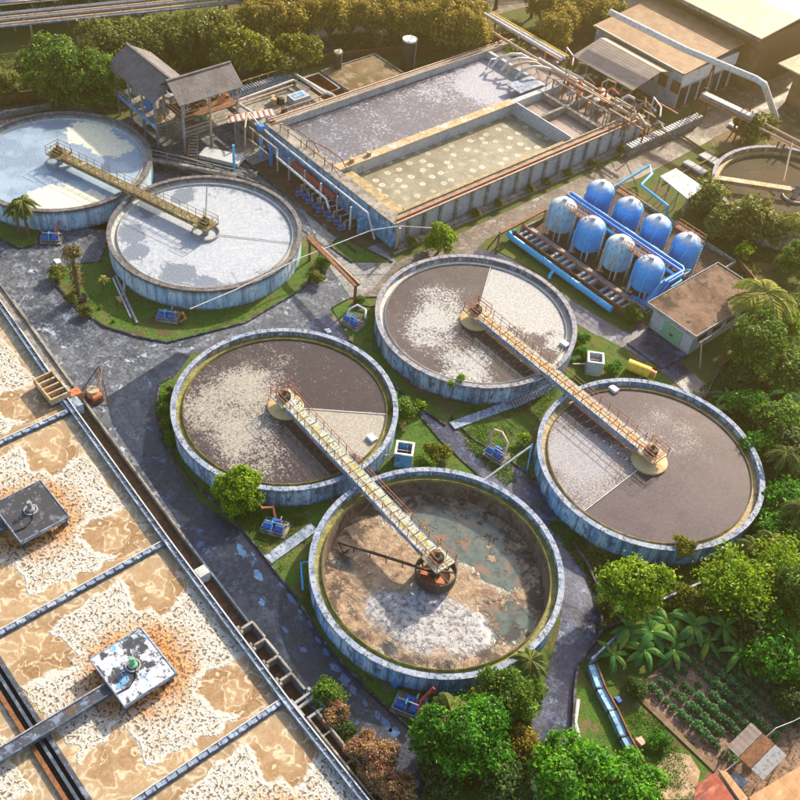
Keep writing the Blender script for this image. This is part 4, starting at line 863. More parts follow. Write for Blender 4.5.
a = G(512,404,.25); b = G(553,384,2.2); d = (b-a); n_ = Vector((-d.y, d.x, 0)).normalized()
t = MB()
for i in range(16):
    q = a.lerp(b, (i+.5)/16); t.bar(q - n_*.5, q + n_*.5, .20, .05)
t.build('treads', M['steel'], st)
for s_ in (-.55,.55): 
    MB().bar(a+n_*s_, b+n_*s_, .07, .2).build('stringer', M['coping'], st); MB().tube([a+n_*s_+Vector((0,0,.9)), b+n_*s_+Vector((0,0,.9))], .035, 5).build('handrail', M['coping'], st)
# rusty trestle
tr = thing('pipe_trestle', (-65.5, 53.8, 0), 'rusty roofed pipe trestle crossing the yard from white scum tank', 'trestle')
MB().bar((-70.6,54.2,3.05),(-61.3,53.4,3.05), .62, .16).build('cover', M['rust'], tr); MB().bar((-70.6,54.45,3.0),(-61.3,53.65,3.2), .12, .16).build('edge_pipe', M['tan_pipe'], tr)
for x, y in ((-61.6,53.45),(-70.2,54.15)): MB().bar((x,y,0),(x,y,2.97), .22).build('post', M['rust'], tr)
MB().tube([(-61.4,53.5,.5),(-60.2,54.5,.5),(-59.7,56.6,.5)], .1, 8).build('outlet_pipe', M['dark_steel'], tr, True)
# rusty trestle by the blue pipe
tr = thing('pipe_trestle', (-61.5, 72, 0), 'rusty pipe trestle running beside the filter compound next to the upper road', 'trestle')
a, b = gp(500,233,1.9), gp(546,209,1.9)
MB().bar(a, b, .4, .2).build('cover', M['rust'], tr)
for k in (0,.5,1): q = Vector(a).lerp(Vector(b), k); MB().bar((q.x,q.y,0),(q.x,q.y,1.85),.2).build('post', M['tan_pipe'], tr)
for p in (-.5,.6): q = Vector(a); MB().bar((q.x+p,q.y-.9,0),(q.x,q.y,1.8),.12).build('brace', M['rust'], tr)

rd = random.Random(77)
for i, (px, py, m, lb) in enumerate(((58,262,'white_sheet','small pale scrap lying on the wet yard left of the kerbed lawn'),(196,602,'white_sheet','pale scrap on the dark road near the junction box'),(322,262,'coping','pale blue sack on the pale pavement near the trestle'),(328,332,'coping','grey blue sack at the kerb below the looped pipe pump set'),
     (265,244,'steel','grey board lying on the pale pavement beside the white scum tank'),(120,300,'deck','short plank on the kerbed lawn'),(425,700,'blue_paint','blue crate in the shade under the drained tank wall'),(395,685,'blue_paint','blue tarpaulin bundle below the drained tank wall'),(640,742,'tan_pipe','short plank on the grass below the crop rows'),(618,700,'pump_blue','blue bucket on the grass by the crop rows'))):
    q = G(px, py, .15); w = rd.uniform(.25,.5)
    onething(MB().prism([(-w,-w*.6),(w*.8,-w*.7),(w,w*.4),(-w*.5,w*.7)], .05, .25 + .2*rd.random()), 'scrap' if i not in (2,3,6,9) else ('sack','crate','bucket')[0 if i in (2,3) else 1 if i == 6 else 2], M[m], (0,0,0), lb, 'scrap' if i not in (2,3,6,9) else ('sack','crate','bucket')[0 if i in (2,3) else 1 if i == 6 else 2]).location = (q.x, q.y, .02)
# ================================================================ FILTER COMPOUND
fc = thing('filter_compound', (-52, 83, 0), 'low walled brown compound floor carrying the blue filter vessels', 'compound')
MB().box(-61.0,-43.2,77.6,93.0,-.1,.25).build('floor', M['soil_brown'], fc)
for b in ((-61.2,-43.0,77.4,77.6),(-61.2,-61.0,77.6,93.2),(-43.2,-43.0,77.6,93.2),(-61.0,-43.2,93.0,93.2)): MB().box(*b,-.1,.7).build('low_wall', M['concrete'], fc)
MB().box(-60.6,-43.4,77.7,78.1,.25,.75).build('pipe_plinth', M['steel'], fc)
ft = thing('backwash_trough', (-52.5, 76.2, 0), 'long low trough with pale partitions between blue pipe and filter vessels', 'trough')
MB().box(-61.0,-44.0,75.5,77.1,-.1,.35).build('trough_floor', M['soil_brown'], ft)
for y in (75.4, 77.1): MB().box(-61.0,-44.0,y,y+.14,-.1,1.15).build('trough_wall', M['concrete' if y > 76 else 'rust'], ft)
for i in range(21):
    x = -60.3 + i*.8
    if i in (5, 10, 14): continue
    MB().box(x, x+.32, 75.55, 77.08, .0, .95).build('partition', M['white_wall' if (i*7) % 5 else 'coping'], ft)
for x0, x1, z in ((-60.8,-44.2,1.28),): MB().tube([(x0,76.9,z),(x1,76.9,z)], .10, 8).build('rail_pipe', M['orange_pipe'], ft, True)
bp = pipe_thing([(-61.2,74.9,.9),(-60.6,74.9,.6),(-45.6,74.9,.6)], .36, 'cyan_pipe', 'thick light blue pipe lying along the front of the filter compound', n=16)
KIDS.setdefault(bp.name, [])
for pts in ([(-60.9,74.9,.7),(-61.0,75.9,.9)], [(-53.8,74.9,.6),(-53.6,74.0,.3),(-53.4,73.7,.0)]):
    b_ = MB(); b_.world = False; ox = ROOTLOC(bp)
    b_.tube([tuple(Vector(p)-ox) for p in pts], .2, 10).build('branch_pipe', M['cyan_pipe'], bp, True)
for k_ in (.33, .66): 
    b_ = MB(); b_.world = False; b_.tube([tuple(Vector((-61+16*k_,74.9,.6))-ROOTLOC(bp)), tuple(Vector((-60.85+16*k_,74.9,.6))-ROOTLOC(bp))], .43, 16).build('flange', M['cyan_pipe'], bp)
def filt(mkey, label):
    r = thing('filter_vessel', (0,0,0), label, 'filter vessel', 'blue upright filter vessels')
    prof = [(.02,4.72),(.25,4.70),(.7,4.58),(1.15,4.32),(1.45,4.0),(1.6,3.6),(1.62,3.4),(1.62,1.55),(1.5,1.2),(1.1,.95),(.5,.85),(.02,.82)]
    MB().lathe(prof[::-1], (0,0,0), 36).build('shell', M[mkey], r, True)
    MB().lathe([(.01,4.95),(.3,4.95),(.3,4.85),(.2,4.85),(.2,4.6)][::-1], (0,0,0), 16).build('manhole', M['white_pipe'], r, True)
    for k in range(4):
        a = PI/4 + k*PI/2; MB().bar((1.45*math.cos(a),1.45*math.sin(a),0),(1.45*math.cos(a),1.45*math.sin(a),2.0),.16).build('leg', M['white_pipe'], r)
    l = MB()
    for y in (-.22,.22): l.tube([(1.75,y,.1),(1.75,y,4.6),(1.3,y,4.9)], .035, 5)
    for i in range(12): l.bar((1.75,-.22,.4+i*.36),(1.75,.22,.4+i*.36),.04)
    l.build('ladder', M['steel'], r); 
    MB().tube([(.9,-1.35,3.6),(.9,-1.85,3.4),(.9,-1.85,.5)], .07, 6).tube([(-.7,-1.45,3.6),(-.7,-1.9,3.4),(-.7,-1.9,.5)], .07, 6).build('drain_pipes', M['tan_pipe' if mkey == 'filt_b' else 'cyan_pipe'], r, True)
    return r
fl = {'a': filt('filt_a', ''), 'b': filt('filt_b', '')}
spots = [(-58.3,80.1,'b','chalky blue filter vessel at the outer end of the front row'), (-54.1,80.1,'a','clean blue filter vessel, second from the road in the front row'),
 (-50.0,80.2,'b','stained pale filter vessel, third from the road in the front row'), (-45.8,80.1,'a','clean blue filter vessel of the front row nearest the pump house'),
 (-58.3,86.3,'a','all blue filter vessel at the road end of the back row'), (-54.2,86.5,'a','all blue filter vessel, second from the road in the back row'),
 (-50.2,86.6,'a','all blue filter vessel, third from the road in the back row'), (-46.1,86.8,'a','all blue filter vessel of the back row nearest the pump house')]
used = set()
for i, (x, y, k, lb) in enumerate(spots):
    if k not in used: o = fl[k]; o.location = (x, y, .25); o['label'] = lb; used.add(k)
    else: o = dup(fl[k], (x, y, .25), label=lb)
    o.rotation_euler.z = 0
for x0, y in ((-56.8,79.9),(-48.6,80.0),(-47.8,87.6),(-56.2,87.3)):
    cw_ = thing('catwalk', (x0, y, 0), 'rusty orange catwalk between the two vessels of the %s row %s' % ('front' if y < 84 else 'back', 'near the upper road' if x0 < -52 else 'near the pump house'), 'catwalk', 'catwalks between filter vessels')
    MB().box(x0-.7,x0+2.9,y-.35,y+.35,4.35,4.43).build('deck', M['rust'], cw_)
    for s_ in (-.35,.35):
        f = MB().tube([(x0-.7,y+s_,5.2),(x0+2.9,y+s_,5.2)],.035,5).tube([(x0-.7,y+s_,4.8),(x0+2.9,y+s_,4.8)],.03,5)
        for i in range(5): f.bar((x0-.7+i*.9,y+s_,4.4),(x0-.7+i*.9,y+s_,5.2),.05)
        f.build('railing', M['orange_pipe'], cw_)
    for i in (0, 1): MB().bar((x0+.5+i*1.0,y-.3,.25),(x0+.5+i*1.0,y-.3,4.35),.09).build('post', M['steel'], cw_)
hp = thing('pipe_header', (-51, 83.3, 0), 'bundle of blue header pipes running between the two rows of filter vessels', 'pipes')
for i, (y, z, r_) in enumerate(((82.3,3.0,.16),(82.9,3.4,.16),(83.5,3.4,.2),(84.1,3.0,.2),(83.2,2.2,.22))):
    ex = -42.9 - i*.35
    MB().tube([(-60.3,y,z),(ex-.4,y,z),(ex,y-.3,z),(ex,80.5 - i*.2,z-.1),(ex,79.2,z*.5),(ex-.2,78.6,.7),(ex-1.6,78.4,.6)], r_, 10).build('header_pipe', M['cyan_pipe' if i % 3 == 0 else 'blue_paint'], hp, True)
for i in range(8):
    x = -59.6 + i*2.3; MB().bar((x,82.2,.25),(x,82.2,2.9),.1).bar((x,84.2,.25),(x,84.2,2.9),.1).bar((x,82.1,2.85),(x,84.3,2.85),.1).build('pipe_support', M['blue_paint'], hp)
    MB().tube([(x+.5,82.4,3.0),(x+.5,81.6,2.6),(x+.5,81.4,1.2)],.11,8).tube([(x-.3,84.0,3.0),(x-.3,84.9,2.6),(x-.3,85.0,1.2)],.11,8).build('branch_pipe', M['cyan_pipe' if i%2 else 'blue_paint'], hp, True)
MB().bar((-44.6,79.6,1.0),(-43.8,81.6,2.6),.1).bar((-43.8,79.6,1.0),(-44.6,81.6,2.6),.1).build('cross_brace', M['yellow'], hp)
# blue riser pipe and the white lean-to
wl_ = thing('white_lean_to', (-50, 95.5, 0), 'small white lean-to roof on thin posts behind the filter vessels', 'shelter')
A_ = [G(660,176,2.6), G(676,168,3.2), G(704,187,3.2), G(688,199,2.6)]
m_ = MB(); m_.add([tuple(p) for p in A_] + [(p.x,p.y,p.z-.08) for p in A_], [(0,1,2,3),(7,6,5,4),(0,4,5,1),(1,5,6,2),(2,6,7,3),(3,7,4,0)]); m_.build('roof', M['white_sheet'], wl_)
for k in (0,.33,.66,1):
    q = A_[0].lerp(A_[3], k); MB().bar((q.x,q.y+.1,0),(q.x,q.y+.1,2.5),.09).build('post', M['steel'], wl_); q = A_[1].lerp(A_[2], k); MB().bar((q.x,q.y-.1,0),(q.x,q.y-.1,3.1),.09).build('post', M['steel'], wl_)
pipe_thing([gp(612,188,.8), gp(650,165,1.8), gp(652,174,1.8), gp(641,185,2.6), gp(668,206,2.6), gp(666,218,.5)], .17, 'cyan_pipe', 'blue pipe zigzagging around the white lean-to roof')
# pump house
ph = thing('pump_house', (-39.3, 81.5, 0), 'flat roofed pump house with stained brown slab and green shutter', 'building')
X0,X1,Y0,Y1 = -41.9,-36.7,76.7,87.2
MB().box(X0,X1,Y0,Y1,0,3.0).build('walls', M['white_wall'], ph)
MB().box(X0-.5,X1+.5,Y0-.7,Y1+.4,3.0,3.22).build('roof', M['roof_brown'], ph)
e = MB(); 
for b in ((X0-.56,X1+.56,Y0-.76,Y0-.7),(X0-.56,X1+.56,Y1+.4,Y1+.46),(X0-.56,X0-.5,Y0-.7,Y1+.4),(X1+.5,X1+.56,Y0-.7,Y1+.4)): e.box(*b,2.9,3.34)
e.build('roof_edge', M['steel'], ph)
sh_ = MB().box(-40.3,-37.9,Y0-.07,Y0-.003,.1,2.0).build('shutter', M['green_shutter'], ph)
MB().box(-39.3,-38.9,Y0-.13,Y0-.071,.9,1.1).build('handle', M['dark_steel'], sh_)
w_ = MB()
for i in range(8): w_.box(X0+.2+i*.62, X0+.2+i*.62+.42, Y0-.04, Y0-.002, 2.25, 2.75)
w_.build('vent_blocks', M['glass_dark'], ph)
for i in range(4): MB().box(X1+.002, X1+.05, Y0+1+i*2.4, Y0+2.4+i*2.4, 1.3, 2.4).build('window', M['glass_dark'], ph)
MB().box(X1+.9,X1+1.0,Y0-.4,Y1+.3,2.5,2.62).build('gutter_rail', M['concrete'], ph)
for y in (Y0, Y0+5): MB().bar((X1+.95,y,2.5),(X1+2.0,y-.5,0),.1).build('stay', M['tan_pipe'], ph)
onething(MB().bar((-34.6,90,.4),(-33.3,77.5,.4),.12,.8).bar((-42.9,93.4,.45),(-34.6,90,.45),.12,.9), 'boundary_wall', M['rust'], (-38,88,0), 'low brown boundary wall running behind the pump house', 'wall')
struct(MB().sheet([(-43,76.6),(-36.5,76.6),(-36.9,72.8),(-41.5,72.8)], .13), 'forecourt', M['path_blue'])

# ================================================================ TOWER AND PRESS AREA
tw = thing('open_tower', (-100, 54.5, 0), 'open two storey works tower on blue beams under the long grey gable roof', 'tower')
def gable(parent, x0, x1, y0, y1, zr, ze, axis, m, name='roof'):
    """ridge along axis; thin sheets with real thickness"""
    r_ = MB(); t = .07
    if axis == 'x':
        ym = (y0+y1)/2
        for a, b in ((y0, ym), (y1, ym)):
            v = [(x0,a,ze),(x1,a,ze),(x1,b,zr),(x0,b,zr)]; r_.add(v + [(p[0],p[1],p[2]-t) for p in v], [(0,1,2,3),(7,6,5,4),(0,4,5,1),(1,5,6,2),(2,6,7,3),(3,7,4,0)])
        r_.bar((x0,ym,zr+.03),(x1,ym,zr+.03),.3,.08)
    else:
        xm = (x0+x1)/2
        for a, b in ((x0, xm), (x1, xm)):
            v = [(a,y0,ze),(a,y1,ze),(b,y1,zr),(b,y0,zr)]; r_.add(v + [(p[0],p[1],p[2]-t) for p in v], [(0,1,2,3),(7,6,5,4),(0,4,5,1),(1,5,6,2),(2,6,7,3),(3,7,4,0)])
        r_.bar((xm,y0,zr+.03),(xm,y1,zr+.03),.3,.08)
    o = r_.build(name, M[m], parent); return o
gable(tw, -107.2, -96.6, 51.6, 57.6, 8.3, 6.5, 'x', 'grey_roof_x')
for x in (-106.3,-103.3,-100.3,-97.4):
    for y in (52.2, 57.0): MB().bar((x,y,0),(x,y,6.5),.22).build('column', M['concrete_dark' if y > 55 else 'steel'], tw)
for z, m in ((3.0,'blue_wall'),): 
    MB().box(-106.6,-97.1,51.95,52.08,2.75,3.25).build('blue_beam', M[m], tw); MB().box(-106.6,-97.1,57.1,57.25,2.75,3.25).build('blue_beam', M[m], tw)
MB().box(-106.5,-97.2,52.1,57.08,2.9,3.05).build('floor_deck', M['concrete'], tw)
rl = MB()
for zz in (3.6,4.1): rl.tube([(-106.5,52.1,zz),(-97.2,52.1,zz)],.045,5); rl.tube([(-106.5,52.1,zz),(-106.5,57.1,zz)],.045,5)
rl.build('railing', M['steel'], tw)
for i, (x, y, s_, m) in enumerate(((-105,54,1.1,'steel'),(-103,55,1.3,'rust'),(-101.2,53.6,1.0,'blue_paint'),(-99.5,54.6,1.2,'concrete'),(-98.4,53.2,.8,'deck'),(-100.5,56,1.1,'steel'))):
    MB().lathe([(.01,s_*1.3),(s_*.5,s_*1.2),(s_*.55,0)][::-1], (x,y,3.05), 16).build('process_drum', M[m], tw, True)
for x, m in ((-100.4,'blue_paint'),(-98.7,'pump_blue')):
    MB().lathe([(.45,.0),(.45,1.0),(.01,1.05)], (x,50.9,.0), 16).build('blue_barrel', M[m], tw, True)
tw2 = thing('open_tower', (-96.4, 57.5, 0), 'open works tower filled with rusty piping under the cross gable grey roof', 'tower')
gable(tw2, -99.0, -93.8, 53.4, 62.0, 8.9, 7.0, 'y', 'grey_roof_y')
for x in (-98.4, -94.3):
    for y in (54.0, 57.6, 61.4): MB().bar((x,y,0),(x,y,7.0),.22).build('column', M['steel' if y != 57.6 else 'tan_pipe'], tw2)
for z in (2.6, 4.6): MB().box(-98.3,-94.2,54.1,61.5,z,z+.12).build('floor_deck', M['rust' if z > 3 else 'concrete'], tw2)
rl = MB()
for z in (2.7, 4.7):
    for zz in (.5, 1.0):
        rl.tube([(-94.2,54.0,z+zz),(-94.2,61.5,z+zz)],.045,5); rl.tube([(-98.3,54.0,z+zz),(-94.2,54.0,z+zz)],.045,5)
rl.build('railing', M['tan_pipe'], tw2)
rnd = random.Random(3)
for i in range(22):
    x = rnd.uniform(-98,-94.7); y = rnd.uniform(54.4,61); z = rnd.choice((2.75,4.75)); h = rnd.uniform(.5,1.7); 
    if i % 2: MB().tube([(x,y,z),(x,y,z+h),(x+rnd.uniform(-.8,.8),y+rnd.uniform(.3,1.4),z+h)], rnd.uniform(.07,.2), 8).build('pipe', M[rnd.choice(['rust','steel','tan_pipe','white_pipe','orange_pipe'])], tw2, True)
    else: MB().lathe([(.01,h*.6),(.38,h*.6),(.4,0)][::-1], (x,y,z), 12).build('vessel', M[rnd.choice(['rust','steel','orange_pipe','concrete','green_shutter'])], tw2, True)
MB().box(-94.1,-94.0,58.5,59.6,5.6,6.5).build('orange_panel', M['orange_pipe'], tw2)
# stair from the yard
st = thing('steel_stair', (-95.5, 52.5, 0), 'rusty steel stair at the foot of the cross gabled tower', 'stair')
a, b = Vector((-91.5,53.2,.1)), Vector((-94.6,55.5,2.6)); t = MB(); n_ = Vector((-(b-a).y,(b-a).x,0)).normalized()
for i in range(12): q = a.lerp(b,(i+.5)/12); t.bar(q-n_*.45,q+n_*.45,.22,.05)
t.build('treads', M['steel'], st)
for s_ in (-.5,.5): MB().bar(a+n_*s_,b+n_*s_,.07,.22).build('stringer', M['rust'], st); MB().tube([a+n_*s_+Vector((0,0,.95)),b+n_*s_+Vector((0,0,.95))],.04,5).build('handrail', M['rust'], st)
# low screens and beams between the towers and the white scum tank
ph2 = thing('inlet_works', (-91, 56, 0), 'low dark inlet channels with grey beams behind the white scum tank', 'inlet channels')
for y, z in ((52.4,.7),(54.6,.9)): MB().bar((-96,y-3,z),(-84,y+2.6,z),.25,.3).build('beam', M['concrete_dark'], ph2)
MB().bar((-97,47.6,1.0),(-86,55.5,1.4),.5,.25).build('gangway', M['concrete'], ph2)
MB().bar((-95,51.2,.4),(-85.5,57.6,.4),2.6,.7).build('channel_block', M['concrete_dark'], ph2)
MB().bar((-92.5,55.2,1.1),(-88.5,57.9,1.1),2.0,.5).build('box_cover', M['white_wall'], ph2)
for i in range(7):
    k = i/6; x = -95+9.5*k; y = 50.0+6.4*k; MB().bar((x,y,.2),(x,y,1.9),.12).build('post', M['steel' if i%2 else 'rust'], ph2)
MB().tube([(-95,50,1.9),(-85.5,56.4,1.9)],.06,6).tube([(-95,50,1.4),(-85.5,56.4,1.4)],.05,6).build('rail', M['steel'], ph2)
pipe_thing([(-88.0,56.6,0),(-88.0,56.6,4.0)], .16, 'cyan_pipe', 'light blue standpipe between works tower and white scum tank rim')
pipe_thing([(-91.0,60.2,0),(-91.0,60.2,3.6),(-92.6,61.5,4.0)], .12, 'tan_pipe', 'cream standpipe by the corner of the works tower')
# roofed conveyor
cv = thing('conveyor', (-93, 63, 0), 'sloping conveyor with a ribbed white cover behind the works tower', 'conveyor')
MB().bar((-93.8,59.6,3.4),(-91.6,64.6,3.9),1.5,.12).build('cover', M['white_pipe'], cv)
t = MB()
for i in range(8): q = Vector((-93.8,59.6,3.48)).lerp(Vector((-91.6,64.6,3.98)),(i+.5)/8); t.bar(q+Vector((-.65,.28,0)),q+Vector((.65,-.28,0)),.2,.06)
t.build('cover_ribs', M['orange_pipe'], cv)
for q in ((-93.4,60.4),(-91.9,63.9)): MB().bar((*q,0),(*q,3.4),.16).build('post', M['steel'], cv)
# filter press yard
pr = thing('press_deck', (-96, 68.3, 0), 'grey press deck crossed by white pipes beside the aeration basin corner', 'press deck')
MB().box(-100.2,-92.4,62.8,73.4,0,2.2).build('deck_block', M['concrete'], pr)
MB().box(-99.8,-98.6,63.4,72.9,2.2,2.9).build('filter_press', M['steel'], pr); 
t = MB()
for i in range(24): t.box(-99.7,-98.7,63.6+i*.38,63.75+i*.38,2.9,3.25)
t.build('press_plates', M['coping'], pr)
MB().box(-95.2,-93.6,69.2,71.6,2.2,3.1).build('tank_box', M['white_wall'], pr); MB().box(-94.9,-93.9,69.6,71.2,3.1,3.14).build('tank_lid', M['blue_panel'], pr)
for pts, r_, m in (([(-97.9,62.9,2.6),(-97.9,72.2,3.0),(-95.2,72.6,3.0),(-95.2,71.9,2.4)],.16,'white_pipe'), ([(-97.2,62.9,2.5),(-97.2,71.6,2.8)],.12,'tan_pipe'), ([(-100,73.2,2.9),(-94,73.5,3.2),(-91.8,73.7,3.4),(-91.6,74.5,2.5)],.2,'white_pipe'),
                   ([(-98.2,72.9,3.4),(-92.4,73.1,3.5)],.14,'white_pipe'), ([(-99.9,63,3.7),(-99.9,73,3.7)],.07,'deck'), ([(-92.6,63,3.2),(-92.6,73,3.2)],.07,'deck'), ([(-96.5,63.2,2.9),(-92.3,63.4,3.1)],.2,'white_pipe')):
    MB().tube(pts, r_, 8).build('pipe', M[m], pr, True)
for y in np.arange(63.2,73.4,1.3):
    MB().bar((-99.9,y,2.2),(-99.9,y,3.7),.06).build('rail_post', M['yellow' if int(y)%2 else 'deck'], pr); MB().bar((-92.6,y,2.2),(-92.6,y,3.2),.06).build('rail_post', M['deck'], pr)
for i in range(9): x = rnd.uniform(-96.6,-93); y = rnd.uniform(64,69); MB().lathe([(.01,.9),(.35,.85),(.4,0)][::-1], (x,y,2.2), 12).build('dosing_drum', M[rnd.choice(['dark_steel','steel','deck'])], pr, True)
# rusty sludge bin
sb_ = thing('sludge_bin', (-97.5,76.2,0), 'rusty orange open bin between press deck and concrete slab', 'bin')
for b in ((-99.0,-98.9,74.2,77.0),(-94.6,-94.5,74.2,77.0),(-98.9,-94.6,74.2,74.3),(-98.9,-94.6,76.9,77.0)): MB().box(*b,0,2.0).build('side', M['rust'], sb_)
MB().box(-98.9,-94.6,74.3,76.9,.1,1.0).build('sludge', M['orange_pipe'], sb_)
MB().tube([(-99,74.2,2.1),(-94.5,74.2,2.1),(-94.5,77,2.1),(-99,77,2.1),(-99,74.2,2.1)],.09,6).build('rim_pipe', M['white_pipe'], sb_)
sl = thing('flat_slab_roof', (-96,82,0), 'dusty flat slab roof behind the aeration basin wall', 'roof')
MB().box(-98.9,-93.4,77.8,86.3,0,1.9).build('walls', M['concrete'], sl); MB().box(-99.1,-93.2,77.6,86.5,1.9,2.08).build('roof', M['far_ground'], sl)
for b in ((-99.1,-93.2,86.5,86.6),(-99.1,-93.2,77.5,77.6),(-99.2,-99.1,77.5,86.6)): MB().box(*b,1.85,2.25).build('parapet', M['concrete'], sl)
for (px, py, h, r_, lb) in ((337,82,4.2,.55,'narrow dark cylinder silo with a pale top'), (407,70,4.4,.95,'wide dark cylinder silo with a white lid')):
    p = G(px, py, 0); s0 = thing('silo', (p.x,p.y,0), lb, 'silo', 'dark silos behind the aeration basin')
    MB().lathe([(r_,0),(r_,h),(r_*.9,h+.02)], (p.x,p.y,0), 24).build('shell', M['dark_steel'], s0, True)
    MB().lathe([(r_*1.05,h-.1),(r_*1.05,h+.12),(.02,h+.3)], (p.x,p.y,0), 24).build('lid', M['white_sheet' if r_ > .6 else 'deck'], s0, True)
    MB().tube([(p.x+r_*.3,p.y,h+.2),(p.x+r_*.3,p.y,h+.6),(p.x+r_*1.4,p.y,h+.6),(p.x+r_*1.4,p.y,0)], .06, 6).build('vent_pipe', M['steel'], s0, True)

# ================================================================ UPPER RIGHT: PIPES, SHEDS, HALLS
pl = thing('pipeline', (-90, 105.8, 0), 'pair of white pipelines running down to the aeration basin from the top edge', 'pipeline')
for y, r_ in ((105.0,.28),(105.75,.26),(106.5,.12)): MB().tube([(-118,y,4.0),(-82.4,y,4.0)], r_, 10).build('pipe', M['white_pipe' if r_ > .2 else 'yellow'], pl, True)
for x in np.arange(-116,-82,4.2): MB().bar((x,104.8,0),(x,104.8,3.75),.18).bar((x,106.6,0),(x,106.6,3.75),.18).bar((x,104.7,3.65),(x,106.7,3.65),.16).build('support', M['rust'], pl)
p2 = thing('pipeline', (-80, 102.2, 0), 'single white pipeline crossing the far end of the aeration basin', 'pipeline')
MB().tube([(-99,102.2,4.0),(-64.0,101.7,4.2)], .2, 10).build('pipe', M['tan_pipe'], p2, True)
MB().tube([(-84,102.2,4.05),(-74,102.0,4.1)], .3, 10).build('lagging', M['white_pipe'], p2, True)
for x in np.arange(-98,-64,3.3): MB().bar((x,102.1,0),(x,102.1,3.9),.15).bar((x,102.1,2.2),(x+3.3,102.1,3.9),.08).build('support', M['rust'], p2)
dq = thing('discharge_pipes', (-83, 98, 0), 'bundle of curved white discharge pipes spilling into the frothing compartment', 'pipes')
for i, (x0, s_) in enumerate(((-86.0,0),(-84.6,.5),(-83.4,0),(-82.0,.6))):
    MB().tube([(x0+1.0,101.6+s_,3.8),(x0+.4,100.4,4.5),(x0-.1,99.0,4.7),(x0-.8,97.4+s_,4.2),(x0-1.1,96.6+s_,3.0)], .2, 10).build('pipe', M['white_pipe' if i != 2 else 'tan_pipe'], dq, True)
MB().tube([(-87.6,99.0,3.5),(-87.6,96.9,3.8),(-87.6,96.2,2.5)], .12, 8).build('pipe', M['white_pipe'], dq, True)
MB().box(-82.2,-79.6,94.6,98.7,3.25,3.4).build('plate', M['coping'], dq)
ck = thing('blower_frame', (-74, 103.5, 0), 'rusty jumble of blowers, frames and pipes at the far end of the aeration basin', 'machinery')
rnd = random.Random(11)
MB().box(-90,-66,104.8,107.6,0,.6).build('base_slab', M['far_ground'], ck)
for i in range(96):
    x = rnd.uniform(-90,-66.5); y = rnd.uniform(99.5,109.5); z0 = 3.2 if y < 104.5 else .6; h = rnd.uniform(.6,2.4); m = rnd.choice(['rust','white_pipe','tan_pipe','steel','orange_pipe','deck'])
    if x < -79 and y < 102.5: continue
    k = i % 3
    if k == 0: MB().bar((x,y,z0-.6),(x,y,z0+h),.14).bar((x,y,z0+h),(x+rnd.uniform(1,3.5),y,z0+h),.14).build('frame', M[m], ck)
    elif k == 1: MB().tube([(x,y,z0-.6),(x,y,z0+h*.6),(x+.4,y+.5,z0+h*.8),(x+rnd.uniform(1,3),y+rnd.uniform(-1,1.5),z0+h*.8)], rnd.uniform(.08,.2), 8).build('pipe', M[m], ck, True)
    else: MB().lathe([(.01,h*.5),(.5,h*.45),(.55,0)][::-1], (x,y,z0-.3), 14).build('blower', M[m], ck, True)
MB().box(-78.4,-67.6,97.5,98.0,2.3,3.1).build('weir_beam', M['concrete'], ck); MB().box(-74.6,-74.2,92.7,104,2.25,3.2).build('weir_beam', M['concrete'], ck)
for i in range(14):   # trestles stepping across the settled compartment
    x = -79.5 + i * 1.0
    MB().bar((x,99.2+.2*(i%3),2.3),(x,99.2+.2*(i%3),4.6),.12).bar((x,99.3,4.5),(x+1.0,99.3,4.5),.12).bar((x,99.3,3.2),(x+1.0,99.3,4.5),.07).build('trestle_bay', M['rust' if i%2 else 'steel'], ck)
for i in range(9):
    x = -90 + i*2.6; MB().tube([(x,108.8,.2),(x,108.8,2.6+.5*(i%3)),(x+1.4,108.8,2.9),(x+2.4,107.6,2.4)], .13, 8).build('pipe', M[('tan_pipe','rust','white_pipe')[i%3]], ck, True)
shd = thing('open_shed', (-76.5, 111, 0), 'open shed with mauve gable roof, its sunlit slope coloured cream, near the pipe jumble', 'shed')
r_ = MB(); r_.add([(-82.2,106.9,4.1),(-71.4,106.9,4.1),(-71.4,112.2,5.3),(-82.2,112.2,5.3),(-82.2,106.9,4.0),(-71.4,106.9,4.0),(-71.4,112.2,5.2),(-82.2,112.2,5.2)], [(0,1,2,3),(7,6,5,4),(0,4,5,1),(1,5,6,2),(2,6,7,3),(3,7,4,0)]); r_.build('roof', M['mauve_roof'], shd)
r_ = MB(); r_.add([(-82.2,112.25,5.3),(-71.4,112.25,5.3),(-71.0,115.2,4.6),(-81.8,115.2,4.6),(-82.2,112.25,5.2),(-71.4,112.25,5.2),(-71.0,115.2,4.5),(-81.8,115.2,4.5)], [(0,1,2,3),(7,6,5,4),(0,4,5,1),(1,5,6,2),(2,6,7,3),(3,7,4,0)]); r_.build('roof', M['tan_roof'], shd)  # slope toward the sun takes the cream material: sunlight put into its colour
for x in (-81.8,-78.4,-75,-71.8):
    for y in (107.3,114.8): MB().bar((x,y,0),(x,y,4.0),.2).build('post', M['rust'], shd)
for i in range(8): x = -81+i*1.25; MB().box(x,x+.8,108,109.2,0,1.4).build('stored_machine', M[rnd.choice(['steel','rust','white_pipe'])], shd)
hall = thing('works_hall', (-77, 121, 0), 'long brown roofed hall with a white gable end', 'building')
v = [(-85.2,113.9,5.4),(-69.1,114.2,5.4),(-69.1,127.0,6.6),(-85.2,127.0,6.6)]
MB().add(v+[(a,b,c-.2) for a,b,c in v], [(0,1,2,3),(7,6,5,4),(0,4,5,1),(1,5,6,2),(2,6,7,3),(3,7,4,0)]).build('roof', M['brown_roof'], hall)
MB().box(-84.9,-69.5,114.6,126.6,0,5.1).build('walls', M['white_wall'], hall)
